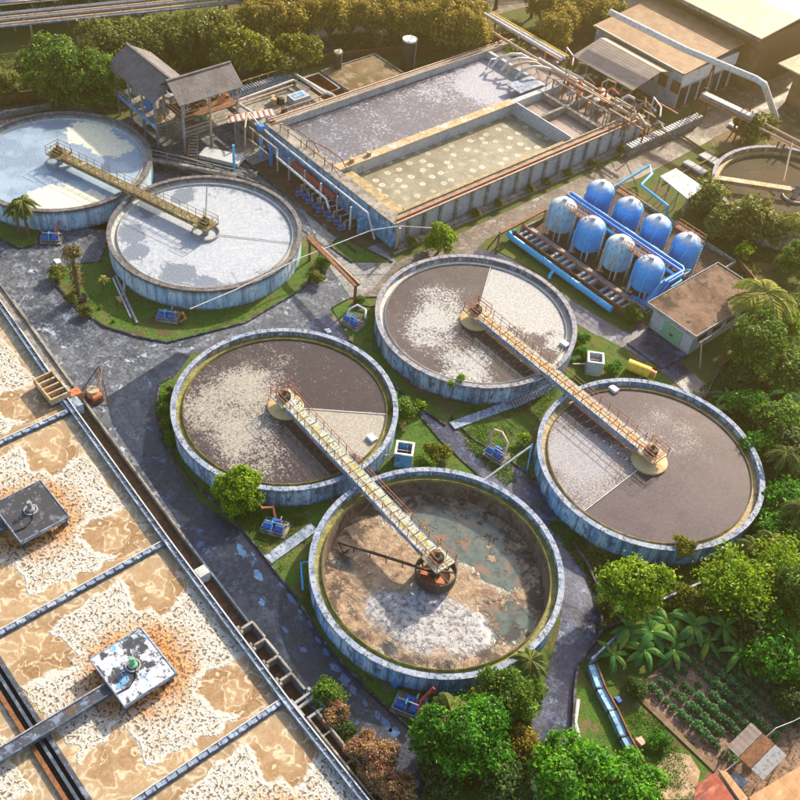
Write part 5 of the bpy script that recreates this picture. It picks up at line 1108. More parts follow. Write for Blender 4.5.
MB().box(-69.48,-69.3,114.6,126.6,3.4,5.2).build('fascia', M['white_sheet'], hall)
for i in range(5): MB().box(-69.49,-69.40,115.0+i*2.3,116.6+i*2.3,.1,2.9).build('bay_opening', M['soil_brown'], hall)
MB().box(-84.9,-69.3,113.95,114.1,5.42,5.55).build('eave_trim', M['white_pipe'], hall)
for i in range(7): MB().box(-84+i*2.2,-82.6+i*2.2,114.5,114.58,2.2,3.8).build('window', M['rust'], hall)
bpz = thing('large_duct', (-71, 115.8, 0), 'large pale duct on tall trestles passing over the brown hall roof', 'duct')
MB().tube([gp(610,12,8.2), gp(684,49,8.2), gp(756,79,8.2), gp(764,84,7.9), gp(776,118,.8)], .42, 14).build('pipe', M['white_pipe'], bpz, True)
for px, py in ((716,60),(757,81)):
    q = G(px,py,8.0); MB().bar((q.x-.8,q.y-.3,0),(q.x,q.y,7.7),.16).bar((q.x+.8,q.y+.3,0),(q.x,q.y,7.7),.16).bar((q.x-.45,q.y-.2,4),(q.x+.45,q.y+.2,4),.1).build('trestle', M['rust'], bpz)
pale = thing('warehouse', (-74, 140, 0), 'very pale wide warehouse roof at the upper right corner', 'building')
v = [(-100,126.5,8.2),(-66.8,126.5,8.2),(-66.8,134.8,9.0),(-100,134.8,9.0)]
MB().add(v+[(a,b,c-.2) for a,b,c in v], [(0,1,2,3),(7,6,5,4),(0,4,5,1),(1,5,6,2),(2,6,7,3),(3,7,4,0)]).build('roof', M['tan_roof'], pale)
v = [(-100,134.85,9.0),(-66.8,134.85,9.0),(-66.8,146,8.0),(-100,146,8.0)]
MB().add(v+[(a,b,c-.2) for a,b,c in v], [(0,1,2,3),(7,6,5,4),(0,4,5,1),(1,5,6,2),(2,6,7,3),(3,7,4,0)]).build('roof', M['tan_roof'], pale)
MB().box(-99.5,-67.2,128.5,145,0,7.7).build('walls', M['brown_roof'], pale); MB().box(-99.8,-66.9,126.4,126.55,7.7,8.1).build('eave_trim', M['concrete'], pale)
pw = thing('warehouse', (-56, 134, 0), 'cream roof with a dark ribbed slope cut by the right picture edge', 'building')
q = G(778,63,5.0); X, Y = q.x, q.y
v = [(X,Y,5.0),(X+22,Y,5.0),(X+22,Y+7,6.4),(X+1.5,Y+7,6.4)]
MB().add(v+[(a,b,c-.2) for a,b,c in v], [(0,1,2,3),(7,6,5,4),(0,4,5,1),(1,5,6,2),(2,6,7,3),(3,7,4,0)]).build('roof', M['tan_roof'], pw)
v = [(X+1.5,Y+7.1,6.35),(X+22,Y+7.1,6.35),(X+22,Y+14,5.0),(X,Y+14,5.0)]
MB().add(v+[(a,b,c-.2) for a,b,c in v], [(0,1,2,3),(7,6,5,4),(0,4,5,1),(1,5,6,2),(2,6,7,3),(3,7,4,0)]).build('roof', M['brown_roof'], pw)
MB().box(X+2.5,X+22,Y+1,Y+13.5,0,4.6).build('walls', M['brown_roof'], pw)
for i, (px,py) in enumerate(((640,-4),(700,-16),(770,-8))):
    q = G(px,py,5); w_ = thing('distant_shed', (q.x,q.y,0), ['low shed roof at the top edge beyond the brown hall','long shed roof at the top edge above the warehouse','far shed roof in the upper right corner'][i], 'shed')
    MB().box(q.x-9,q.x+9,q.y-4,q.y+4,0,4).build('walls', M['white_wall'], w_); gable(w_, q.x-9.6,q.x+9.6,q.y-4.6,q.y+4.6,5.6,4.1,'x','tan_roof')
ga = thing('pipe_gallery', (-65, 108, 0), 'ribbed wall and covered pipe gallery beside the upper road', 'gallery')
MB().box(-65.6,-64.9,100.0,114.6,0,1.2).build('wall', M['concrete'], ga)
t = MB()
for i in range(28): t.box(-65.75,-64.75,100.1+i*.52,100.35+i*.52,1.2,1.4)
t.build('cover_ribs', M['white_pipe'], ga)
MB().bar((-66.0,114.8,3.9),(-58.4,115.6,3.9),1.0,.5).build('duct', M['steel'], ga); MB().bar((-66.0,114.3,3.5),(-58.4,115.1,3.5),.25,.25).build('edge_pipe', M['orange_pipe'], ga)
for a, b in ((gp(752,117,3.4), gp(815,150,3.2)), (gp(748,122,3.0), gp(812,155,2.8))): MB().tube([a,b],.16,8).build('pipe', M['tan_pipe'], ga, True)
for px, py in ((700,98),(742,120),(780,140)):
    q = G(px,py,3.4); MB().bar((q.x,q.y-.3,0),(q.x,q.y,3.3),.18).bar((q.x+.8,q.y-.3,0),(q.x+.8,q.y,3.3),.18).build('post', M['rust'], ga)
# tank 7 fittings
pipe_thing([gp(792,143,5.0), gp(783,182,2.6)], .12, 'tan_pipe', 'cream leaning pipe standing over the olive sludge tank')
onething(MB().bar((-53.3,102.2,2.6),(-46.8,108.0,2.6),.9,.14).bar((-53.3,101.7,2.4),(-46.5,107.6,2.4),.08,.4), 'gangway', M['deck'], (-50,105,0), 'cream plank gangway leading to the centre of the olive sludge tank', 'gangway')
# machinery between white lean-to and tank 7, debris
for i, (px, py, lb) in enumerate(((695,168,'flat white plinth'),(712,160,'grey steel grating panel'),(742,128,'white flat tarp'))):
    q = G(px,py,.2); w_=1.6
    onething(MB().bar((q.x-w_,q.y,.25),(q.x+w_,q.y,.25),1.2+.4*i,.3), 'slab', M[('white_wall','steel','white_sheet')[i]], (q.x,q.y,0), lb + ' on the dusty ground near the olive sludge tank', 'slab')
for a, b in (((664,182,.3),(727,150,.3)),((690,176,.3),(706,187,.3)),((704,150,.3),(680,134,.3))): 
    pipe_thing([gp(*a), gp(*b)], .12, 'rust', 'rusty pipe lying on the dusty ground %s' % ('below the upper road' if a[0]==664 else 'close to the white lean-to' if a[0]==690 else 'at the road edge'))

# ================================================================ FAR RACK, WALLS
fr = thing('pipe_viaduct', (-128, 66, 0), 'long viaduct of pale pipes and white trough across the top left', 'pipe viaduct')
def vl(t, off, z): return (-138.5 + 27.5*t + off, 22 + 90*t, z)
MB().bar(vl(-.4,-2.8,4.6), vl(1.6,-2.8,4.6), 3.2, .35).build('trough', M['white_sheet'], fr)
for off, z, r_, m in ((-.6,3.6,.22,'white_pipe'),(.2,3.4,.18,'tan_pipe'),(.9,3.4,.22,'steel'),(1.7,3.2,.2,'tan_pipe'),(2.4,3.2,.16,'coping'),(-3.4,4.6,.08,'white_pipe'),(-1.1,4.7,.08,'rust')):
    MB().tube([vl(-.4,off,z), vl(1.6,off,z)], r_, 8).build('pipe', M[m], fr, True)
for i in range(26):
    t = -.35 + i*.075; MB().bar(vl(t,-2.8,0), vl(t,-2.8,4.1), .25).bar(vl(t,2.6,0), vl(t,2.6,3.1), .2).bar(vl(t,-3,3.0), vl(t,2.8,3.0), .18).build('support', M['concrete'], fr)
onething(MB().bar((-117.5,36,.7),(-92.3,118,.7),.25,1.5), 'boundary_wall', M['rust'], (-105,76,0), 'red brown boundary wall along the far road under the tree belt', 'wall')
onething(MB().bar((-113.6,38,.35),(-112.0,46,.35),.3,.7), 'boundary_wall', M['concrete'], (-112.8,42,0), 'short grey wall at the left edge behind the cream scum tank', 'wall')
onething(MB().bar((-33.3,77.5,.3),(-24.5,53.5,.3),.14,.6), 'boundary_wall', M['concrete_dark'], (-29,65,0), 'long dark low wall right of the mauve water tank', 'wall')
# near path wall, blue wall, garden wall
bw = thing('drain_cover', (-14, 40.4, 0), 'blue painted drain cover slabs stepping down between path and garden', 'drain cover')
P = [G(591,666,.4), G(600,690,.4), G(612,712,.4), G(624,738,.4), G(638,763,.4), G(653,792,.4), G(670,822,.4)]
for i in range(6):
    a = P[i].copy(); b = P[i+1].copy(); d = (b-a).normalized(); n_ = Vector((-d.y,d.x,0)); a.z = b.z = .32 - .02*(i%2)
    MB().bar(a+d*.03, b-d*.10, .55, .62).build('slab', M['blue_slab'], bw); MB().bar(b-d*.09-n_*.3, b-d*.09+n_*.3, .14, .72).build('joint', M['coping_dark'], bw)
    MB().bar(a+n_*.35+Vector((0,0,.1)), b+n_*.35+Vector((0,0,.1)), .12, .8).build('side_rail', M['rust'], bw)
onething(MB().bar(G(590,663,.65),G(628,628,.65),.14,1.3), 'boundary_wall', M['coping'], G(608,646,0), 'thin pale wall running from the blue drain cover to the banana plants', 'wall')
def wallrun(pts, label, m='kerb', h=.5, w=.18):
    mb = MB(); Q = [G(x,y,0) for x,y in pts]
    for a, b in zip(Q, Q[1:]): mb.bar(a+Vector((0,0,h/2)), b+Vector((0,0,h/2)), w, h)
    onething(mb, 'low_wall', M[m], Q[0], label, 'wall')
wallrun([(572,545),(586,565),(597,590),(600,615),(602,632),(588,652),(577,668),(574,690),(572,730),(570,800)], 'dark low wall curving beside the path right of the drained tank')
wallrun([(602,632),(612,628),(625,622)], 'short dark low wall spur under the lime tree')
wallrun([(700,620),(740,664),(800,718),(830,745)], 'dark low wall on the uphill side of the crop rows', 'concrete_dark', .7)
wallrun([(662,602),(712,580)], 'short white topped wall behind the banana plants', 'coping', .5)
# garden: washing line, shack, houses
ln = thing('washing_line', tuple(G(765,690,0)), 'sagging washing line of faded cloths above the crop rows', 'washing line')
a = G(724,772,1.6); b = G(776,728,2.1); c_ = G(812,712,2.0)
MB().tube([a, a.lerp(b,.5)-Vector((0,0,.25)), b, b.lerp(c_,.5)-Vector((0,0,.2)), c_], .025, 5).build('line', M['white_pipe'], ln)
for q in (a, b, c_): MB().bar((q.x,q.y,0),q,.07).build('post', M['steel'], ln)
for i, m in enumerate(('red_pipe','coping','steel','coping','steel','white_sheet','launder','cyan_pipe','rust')):
    q = a.lerp(b, (i+.3)/9.5); d = (b-a).normalized(); MB().add([tuple(q), tuple(q+d*.55), tuple(q+d*.5+Vector((.03,-.02,-.6-.1*(i%3)))), tuple(q+d*.03+Vector((-.04,.03,-.7)))], [(0,1,2,3)]).build('cloth', M[m], ln)
shk = thing('shack', tuple(G(760,760,0)), 'small shack with patched purple brown sheet roof below the crop rows', 'shack')
q = G(757,752,1.9)
for k, m in enumerate(('mauve_roof','rust','steel')):
    MB().add([(q.x-1.6+k*1.05,q.y-1.3,1.8),(q.x-.6+k*1.05,q.y-1.3,1.8),(q.x-.6+k*1.05,q.y+1.3,2.2),(q.x-1.6+k*1.05,q.y+1.3,2.2)]+[(q.x-1.6+k*1.05,q.y-1.3,1.75),(q.x-.6+k*1.05,q.y-1.3,1.75),(q.x-.6+k*1.05,q.y+1.3,2.15),(q.x-1.6+k*1.05,q.y+1.3,2.15)], [(0,1,2,3),(7,6,5,4),(0,4,5,1),(1,5,6,2),(2,6,7,3),(3,7,4,0)]).build('roof_sheet', M[m], shk)
for x in (-1.5,1.4):
    for y in (-1.2,1.2): MB().bar((q.x+x,q.y+y,0),(q.x+x,q.y+y,1.75),.09).build('post', M['tan_pipe'], shk)
struct(MB().sheet(P2([(716,775),(780,730),(830,700),(840,800),(760,830),(700,800)]), .06), 'dirt_yard', M['soil'])
q = G(739,780,.8); tb = thing('table', (q.x,q.y,0), 'pale blue table in the dirt yard beside the tiled roofs', 'table')
MB().box(q.x-.55,q.x+.55,q.y-.4,q.y+.4,.72,.78).build('top', M['coping'], tb)
for x in (-.5,.5):
    for y in (-.35,.35): MB().bar((q.x+x,q.y+y,0),(q.x+x,q.y+y,.72),.05).build('leg', M['steel'], tb)
def house(pts, z, roofm, label):
    Q = [G(x,y,z) for x,y in pts]; c = sum(Q, Vector((0,0,0)))/len(Q); h = thing('tiled_house', (c.x,c.y,0), label, 'house')
    MB().add([tuple(q) for q in Q]+[(q.x,q.y,q.z-.15) for q in Q], [tuple(range(len(Q)))[::-1] if False else tuple(range(len(Q)))] + [tuple(range(len(Q),2*len(Q)))[::-1]] + [(i,len(Q)+i,len(Q)+(i+1)%len(Q),(i+1)%len(Q)) for i in range(len(Q))]).build('roof', M[roofm], h)
    I = [c + (q-c)*.9 for q in Q]; MB().prism([(p.x,p.y) for p in I], 0, z-.18).build('walls', M['white_wall'], h)
    return h
hs = house([(694,795),(698,783),(716,772),(745,815),(735,840),(690,840)], 2.8, 'tile_red', 'house with a rough red clay tile roof at the bottom edge')
h2 = house([(718,769),(727,772),(752,803),(770,830),(750,835),(716,774)][:4]+[(748,812)], 2.9, 'tile_orange', 'narrow orange roof strip beside the red tile roof')
h3 = house([(749,797),(800,766),(840,745),(900,820),(800,900),(762,830)], 3.1, 'tile_orange', 'wide orange clay tiled house in the bottom right corner')
q = G(632,733,0)

# ================================================================ VEGETATION
def fast_mesh(name, V, F, m):
    me = bpy.data.meshes.new(name); V = np.asarray(V, np.float32).reshape(-1, 3); F = np.asarray(F, np.int32)
    nq = len(F); me.vertices.add(len(V)); me.vertices.foreach_set('co', V.ravel())
    me.loops.add(nq * 4); me.loops.foreach_set('vertex_index', F.ravel())
    me.polygons.add(nq); me.polygons.foreach_set('loop_start', np.arange(0, nq * 4, 4, dtype=np.int32))
    me.update(calc_edges=True); me.materials.append(m); return me
def leaves(C, N, size, wid=.5, up=.35, rs=rng):
    """one folded diamond leaf at every centre C; N rough outward normals"""
    n = len(C); nn = N + rs.normal(0, .65, (n, 3)); nn[:, 2] += up; nn /= np.linalg.norm(nn, axis=1)[:, None] + 1e-9
    t = rs.normal(0, 1, (n, 3)); t -= nn * np.sum(t * nn, 1)[:, None]; t /= np.linalg.norm(t, axis=1)[:, None] + 1e-9
    b = np.cross(nn, t); s = size * rs.uniform(.6, 1.35, (n, 1))
    V = np.empty((n, 4, 3)); V[:, 0] = C - t * s * .5; V[:, 1] = C + b * s * wid * .5 + nn * s * .12; V[:, 2] = C + t * s * .5 - nn * s * .1; V[:, 3] = C - b * s * wid * .5 + nn * s * .12
    return V.reshape(-1, 3), np.arange(n * 4).reshape(-1, 4)
def crown_mesh(name, lobes, nclump, per, csize, lsize, m, wid=.5, seed=1, shell=.62):
    rs = np.random.default_rng(seed); lobes = np.array(lobes, float); w = lobes[:, 3] * lobes[:, 4]; w = w / w.sum()
    k = rs.choice(len(lobes), nclump, p=w); L_ = lobes[k]
    d = rs.normal(0, 1, (nclump, 3)); d[:, 2] = np.abs(d[:, 2]) * .9 - .22 * rs.random(nclump); d /= np.linalg.norm(d, axis=1)[:, None]
    r = shell + (1.08 - shell) * rs.random((nclump, 1)) ** .6
    C = L_[:, :3] + d * r * np.stack([L_[:, 3], L_[:, 3], L_[:, 4]], 1)
    C = np.repeat(C, per, 0) + rs.normal(0, csize, (nclump * per, 3)) * np.repeat(rs.uniform(.6, 1.5, (nclump, 1)), per, 0); N = np.repeat(d, per, 0)
    V, F = leaves(C, N, lsize, wid, rs=rs); return fast_mesh(name, V, F, m)
def rlobes(h, r, n, seed, flat=.75, base=.45):
    rs = random.Random(seed); out = [(0, 0, h - r * flat * .9, r * .55, r * flat * .85)]
    for i in range(n):
        a = 2 * PI * i / n + rs.uniform(-.5, .5); q = r * rs.uniform(.38, .78)
        out.append((q * math.cos(a), q * math.sin(a), h * base + rs.uniform(0, h * (1 - base) - r * .35), r * rs.uniform(.24, .46), r * rs.uniform(.22, .42)))
    for i in range(n // 2):
        a = rs.uniform(0, 2 * PI); q = r * rs.uniform(.1, .55)
        out.append((q * math.cos(a), q * math.sin(a), h - r * rs.uniform(.15, .5), r * rs.uniform(.2, .34), r * rs.uniform(.2, .34)))
    return out
def make_tree(name, h, r, leafk, seed, n=7, ncl=420, per=14, lsize=.30, cs=.16, flat=.75, base=.45, bark='bark', shell=.62):
    o = bpy.data.objects.new(name, None); COL.objects.link(o); o.empty_display_size = .3
    lb = rlobes(h, r, n, seed, flat, base)
    me = crown_mesh('crown', lb, ncl, per, cs, lsize, L[leafk], seed=seed, shell=shell)
    c = bpy.data.objects.new('crown', me); COL.objects.link(c); c.parent = o
    t = MB(); t.world = False; t.tube([(0,0,-.1),(.05*r,0,h*.25),(0,.04*r,h*base)], [r*.085, r*.065, r*.05], 8)
    for x, y, z, a, b in lb[1:]: t.tube([(0,0,h*.22),(x*.5,y*.5,(h*.22+z)*.55),(x,y,z)], [r*.045, r*.032, r*.015], 6)
    t.off = None; KIDS[o.name] = [c]; tr_ = t.build('trunk', M[bark], o, True); return o
TREES = {}
def plant(key, px, z, label, cat='tree', group=None, scale=1.0, rz=None, sz=None, ground=0.0, xy=None):
    """put the plant so that the middle of its crown shows at that spot of the photograph (crown height z)"""
    kw = KINDS[key]; sc = scale; p = G(px[0], px[1], z * sc) if xy is None else Vector(xy)
    if key not in TREES: o = TREES[key] = kw(); 
    else: o = dup(TREES[key])
    for k_ in ('label','category','group'):
        if k_ in o: del o[k_]
    o.location = (p.x, p.y, ground); o.rotation_euler.z = random.uniform(0, 6.28) if rz is None else rz; o.scale = (sc, sc, sc * (sz or 1))
    tag(o, label, cat, group); return o
def make_palm(name, h, fl, leafk, seed, nf=16, droop=.5, lean=.3, leaflets=26, trunk_r=.16):
    rs = np.random.default_rng(seed); o = bpy.data.objects.new(name, None); COL.objects.link(o)
    V = []; F = []; top = np.array([lean, lean * .5, h]); R_ = MB(); R_.world = False
    for i in range(nf):
        a = 2 * PI * (i * .381966 * 1.0) + rs.uniform(-.15, .15); up = rs.uniform(-.1, 1.0) if i > 2 else 1.2; ln = fl * rs.uniform(.85, 1.1)
        d = np.array([math.cos(a), math.sin(a), 0]); s = np.array([-d[1], d[0], 0]); pts = []
        for k in range(9):
            t = k / 8; pts.append(top + d * ln * t * (1 - .12 * t) + np.array([0, 0, ln * (up * .55 * t - (droop + .45 * max(0, up)) * t * t)]))
        R_.tube([tuple(p) for p in pts], [.045 * (1 - j/9) + .012 for j in range(9)], 5, False)
        pts = np.array(pts)
        for j in range(leaflets):
            t = .12 + .86 * j / leaflets; k = min(int(t * 8), 7); q = pts[k] + (pts[k+1] - pts[k]) * (t * 8 - k); dr = pts[k+1] - pts[k]; dr /= np.linalg.norm(dr)
            ll = fl * .27 * math.sin(PI * min(1, .22 + t * .74)) * rs.uniform(.85, 1.1)
            for sg in (-1, 1):
                v = s * sg * .85 + dr * .5 + np.array([0, 0, -.35 - .3 * rs.random()]); v /= np.linalg.norm(v); e = q + v * ll; w_ = dr * .10 * fl / 2.4
                b = len(V); V += [q - w_ * .4, q + w_, (q + e) / 2 + w_ * 1.1 + np.array([0,0,.03]), e]; F.append([b, b+1, b+2, b+3])
    me = fast_mesh('fronds', V, F, L[leafk]); c = bpy.data.objects.new('fronds', me); COL.objects.link(c); c.parent = o; KIDS[o.name] = [c]
    R_.build('frond_stems', L['olive'], o)
    t = MB(); t.world = False; t.tube([(0,0,-.1),(lean*.1,0,h*.3),(lean*.5,lean*.2,h*.7),tuple(top)], [trunk_r*1.3, trunk_r, trunk_r*.9, trunk_r], 10); t.build('trunk', M['bark'], o, True)
    return o
def make_banana(name, h, leafk, seed, nl=9, ll=2.0, wd=.55):
    rs = np.random.default_rng(seed); o = bpy.data.objects.new(name, None); COL.objects.link(o); V = []; F = []
    for i in range(nl):
        a = i * 2.4 + rs.uniform(-.3, .3); up = rs.uniform(.25, 1.1); d = np.array([math.cos(a), math.sin(a), 0]); s = np.array([-d[1], d[0], 0]); l_ = ll * rs.uniform(.75, 1.15); c0 = np.array([0, 0, h * .75]); row = []
        for k in range(9):
            t = k / 8; p = c0 + d * l_ * t + np.array([0, 0, l_ * (up * t - (.55 + .5 * up) * t * t)]); w = wd * math.sin(PI * min(1, .06 + .92 * t)) ** .6 * .5 * (1 if t > .1 else .25)
            row.append((p - s * w - np.array([0,0,w*.4]), p, p + s * w - np.array([0,0,w*.4])))
        for k in range(8):
            for a_, b_ in ((0,1),(1,2)):
                b = len(V); V += [row[k][a_], row[k][b_], row[k+1][b_], row[k+1][a_]]; F.append([b, b+1, b+2, b+3])
    # weld so that one leaf is one island
    me = bpy.data.meshes.new('leaves'); V2 = []; F2 = []; 
    for li in range(nl):
        base = len(V2); seg = V[li*64:(li+1)*64]; idx = {}
        for v in seg:
            key = tuple(np.round(v, 4)); 
            if key not in idx: idx[key] = len(V2); V2.append(key)
        for q in range(16): F2.append([idx[tuple(np.round(seg[q*4+j], 4))] for j in range(4)])
    me.from_pydata(V2, [], F2); me.materials.append(L[leafk]); c = bpy.data.objects.new('leaves', me); COL.objects.link(c); c.parent = o; KIDS[o.name] = [c]
    t = MB(); t.world = False; t.tube([(0,0,-.1),(0,0,h*.4),(.03,0,h*.8)], [.17,.13,.08], 8); t.build('stem', L['lime'], o, True); return o
KINDS = {
 'round_lime': lambda: make_tree('round_tree', 3.6, 1.75, 'lime', 21, 8, 620, 14, .24, .12, .85, .30),
 'round_green': lambda: make_tree('round_tree', 3.8, 1.95, 'lime', 22, 9, 760, 16, .25, .12, .85, .30),
 'lime_big': lambda: make_tree('lime_tree', 5.0, 2.7, 'lime', 23, 9, 760, 14, .32, .2, .6, .40, shell=.5),
 'vivid_big': lambda: make_tree('dense_tree', 6.2, 3.6, 'vivid', 24, 11, 1500, 16, .34, .2, .6, .35),
 'vivid_low': lambda: make_tree('dense_tree', 5.0, 3.4, 'bright', 25, 12, 1300, 16, .34, .2, .55, .35),
 'green_big': lambda: make_tree('leafy_tree', 7.0, 3.3, 'green', 26, 10, 900, 14, .40, .22, .8, .35),
 'olive_row': lambda: make_tree('roadside_tree', 7.0, 3.8, 'olive', 27, 9, 700, 13, .44, .25, .7, .35),
 'gold_row': lambda: make_tree('roadside_tree', 7.0, 3.6, 'gold', 28, 9, 620, 13, .42, .25, .6, .5),
 'yellow_tree': lambda: make_tree('yellow_green_tree', 6.4, 3.3, 'yellow', 29, 10, 720, 14, .5, .22, .8, .3),
 'loose': lambda: make_tree('loose_tree', 5.2, 3.0, 'lime', 30, 10, 380, 12, .33, .28, .5, .5, shell=.3),
 'bush_green': lambda: make_tree('bush', 2.2, 1.6, 'green', 31, 6, 330, 13, .26, .15, .7, .3),
 'bush_dark': lambda: make_tree('bush', 2.0, 1.6, 'dark', 32, 6, 330, 13, .26, .15, .7, .3),
 'bush_vivid': lambda: make_tree('bush', 2.0, 1.6, 'vivid', 36, 6, 330, 13, .26, .15, .7, .3),
 'bush_yellow': lambda: make_tree('bush', 1.8, 1.3, 'yellow', 33, 6, 260, 12, .24, .14, .7, .3),
 'bush_olive': lambda: make_tree('bush', 2.2, 1.7, 'olive', 37, 6, 330, 13, .28, .15, .7, .3),
 'bush_gold': lambda: make_tree('bush', 2.2, 1.7, 'gold', 38, 6, 330, 13, .28, .15, .7, .3),
 'pink': lambda: make_tree('flowering_shrub', 2.0, 1.25, 'pink', 34, 7, 420, 14, .19, .11, .75, .3),
 'orange_fl': lambda: make_tree('flowering_shrub', 1.2, .7, 'orange', 35, 5, 160, 12, .17, .1, .75, .3),
 'sprig': lambda: make_tree('young_shrub', 1.3, .7, 'lime', 39, 6, 45, 7, .30, .12, .7, .4, shell=.4),
 'palm_dark': lambda: make_palm('palm_tree', 4.0, 1.9, 'palm', 41, 15, .5),
 'palm_low': lambda: make_palm('palm_tree', 4.6, 2.4, 'palm', 42, 17, .55),
 'coconut': lambda: make_palm('coconut_palm', 5.2, 3.5, 'palm_gold', 43, 30, .42, leaflets=44),
 'papaya': lambda: make_palm('papaya_plant', 1.9, .95, 'palm_gold', 44, 10, .4, .1, 12, .07),
 'banana': lambda: make_banana('banana_plant', 2.6, 'banana', 51, 11, 2.1, .6),
 'banana_s': lambda: make_banana('banana_plant', 1.5, 'banana', 52, 8, 1.5, .42),
}
# single trees near the tanks
plant('round_green', (241,488), 2.3, 'round bright green tree on the grass strip below the beige foam tank', rz=0)
plant('round_lime', (440,238), 2.0, 'round yellow green bush tree on the upper road edge above the white wedge tank', rz=1)
plant('lime_big', (637,585), 3.4, 'lime green tree rising below the mauve water tank', rz=.6)
plant('vivid_big', (464,738), 3.6, 'large dense dark green tree below the drained tank', rz=.2, scale=.84)
plant('bush_yellow', (478,700), 3.0, 'yellowish leafy bush behind the drooping palm', 'bush', scale=1.2)
plant('vivid_low', (575,785), 3.2, 'bright green spreading tree at the bottom edge beside the path', rz=1.0)
plant('vivid_low', (628,792), 2.6, 'bright green lower tree at the bottom edge near the blue drain cover', rz=2.4, scale=.75)
plant('green_big', (506,700), 3.6, 'dark green tree squeezed between palm and drained tank wall', rz=2.0, scale=.62)
plant('bush_gold', (524,742), 1.5, 'brownish orange bush at the path edge', 'bush', scale=.9)
plant('bush_dark', (500,776), 1.3, 'dark bush under the large dense tree', 'bush', scale=1.3)
plant('bush_dark', (440,775), 1.2, 'dark low bush at the foot of the large dense tree by the road', 'bush', scale=1.1)
plant('palm_low', (446,712), 4.4, 'drooping palm left of the yellowish bush below the drained tank', 'palm', rz=.3)
plant('palm_dark', (529,662), 4.2, 'small bushy palm at the drained tank rim by the path', 'palm', rz=1.3, scale=.9)
plant('green_big', (528,700), 2.4, 'narrow dark tree under the small bushy palm', rz=3, scale=.4)
plant('palm_dark', (14,208), 3.8, 'palm at the left edge in front of the cream scum tank', 'palm', rz=.3, scale=.95)
plant('palm_dark', (22,204), 3.9, 'palm with curving fronds on the small lawn by the cream scum tank', 'palm', rz=2.2, scale=1.05)
plant('papaya', (101,279), 1.8, 'small papaya plant on the lawn beside the lying pipes', 'papaya plant', rz=.4)
# dead palm trunk in a black pot
q = G(80,299,.1); dp = thing('dead_palm', (q.x,q.y,0), 'dead ivy clad palm trunk standing in a black pot on the lawn', 'dead palm')
MB().lathe([(.7,.1),(.75,.35),(.6,.35),(.5,.3),(.02,.3)], (q.x,q.y,0), 18).build('pot', M['black_plastic'], dp, True)
MB().tube([(q.x,q.y,.1),(q.x-.1,q.y,2.4),(q.x-.3,q.y+.1,4.6),(q.x-.35,q.y+.1,5.4)], [.22,.2,.2,.24], 10).build('trunk', M['bark'], dp, True)
me = crown_mesh('ivy', [(q.x-.2,q.y,z,.45,.6) for z in (1.6,2.4,3.2,4.0)], 90, 9, .14, .2, L['dry'], seed=5); c = bpy.data.objects.new('ivy', me); COL.objects.link(c); c.location = (-q.x,-q.y,0); c.parent = dp
me = crown_mesh('dead_crown', [(q.x-.35,q.y+.1,5.5,.75,.3)], 60, 9, .16, .3, L['dry'], seed=6); c = bpy.data.objects.new('dead_crown', me); COL.objects.link(c); c.location = (-q.x,-q.y,0); c.parent = dp
for i, (x, y, s_) in enumerate(((58,276,1.0),(72,300,.8),(87,314,.75),(114,321,.5),(100,308,.5))):
    plant('bush_olive' if i < 3 else 'sprig', (x,y), .6, ['pale olive shrub at the outer corner of the kerbed lawn','pale olive shrub halfway along the lawn kerb','pale olive shrub further down the lawn kerb','small sprig on the lawn below the papaya','small sprig on the lawn near the kerb'][i], 'shrub', scale=s_*.62)
# sprigs by the tanks
for i, (x, y, s_, k, lb) in enumerate(((452,381,.9,'sprig','small bright sprig hanging on the near rim of the white wedge tank'),(461,376,1.1,'sprig','larger bright sprig on the near rim of the white wedge tank'),
    (393,394,.9,'sprig','thin bright sprig at the path edge right of the beige foam tank'),(402,410,1.3,'bush_green','leafy green shrub at the path edge right of the beige foam tank'),(421,405,1.2,'sprig','bright sprig beside the leafy shrub near the path'),
    (436,452,1.1,'bush_yellow','yellow green shrub beside the blue stained chamber'),(424,462,.8,'bush_green','small green shrub next to the blue stained chamber'),(685,546,1.2,'bush_yellow','yellow green plant on the near rim of the mauve water tank'),
    (525,437,1.1,'sprig','bright sprig on the left side of the mauve water tank'),(613,370,.75,'bush_vivid','green shrub between grey white chamber and yellow cylinder'),(650,368,.6,'bush_yellow','small yellow green shrub behind the yellow cylinder'),
    (578,340,.8,'bush_vivid','bright ground shrub right of the white wedge tank'),(586,356,.75,'bush_vivid','second bright ground shrub right of the white wedge tank'),(566,352,.6,'bush_vivid','low bright shrub against the white wedge tank wall'),
    (322,262,.8,'bush_green','green shrub at the end of the rusty trestle by the white scum tank'),(316,278,.7,'bush_olive','olive shrub below the trestle end by the white scum tank'),(360,300,.55,'bush_green','small green shrub by the trestle outlet pipe'),
    (352,226,.45,'pink','pink flowering shrub at the near corner of the pump bed'),(632,312,1.0,'bush_green','dark green bush against the pump house corner'),(170,388,.8,'orange_fl','orange flowering shrub left of the beige foam tank'))):
    zc = 1.0 if k != 'bush_green' else 1.2
    g = 2.2 if i in (0, 1) else (1.9 if i == 7 else 0)
    kw = dict(scale=s_*.75)
    o = plant(k, (x,y), zc, lb, 'shrub', **kw)
    if g: p = G(x, y, g + .5); o.location = (p.x, p.y, g-.3); o.scale = (s_*.6,)*3
for i, (x, y) in enumerate(((166,400),(165,412),(168,426),(172,438))): plant('bush_green', (x,y), .8, ['green hedge bush below the orange flowers left of the beige foam tank','green hedge bush, second from the orange flowers','green hedge bush, third from the orange flowers','last green hedge bush of the strip left of the beige foam tank'][i], 'bush', scale=.55)
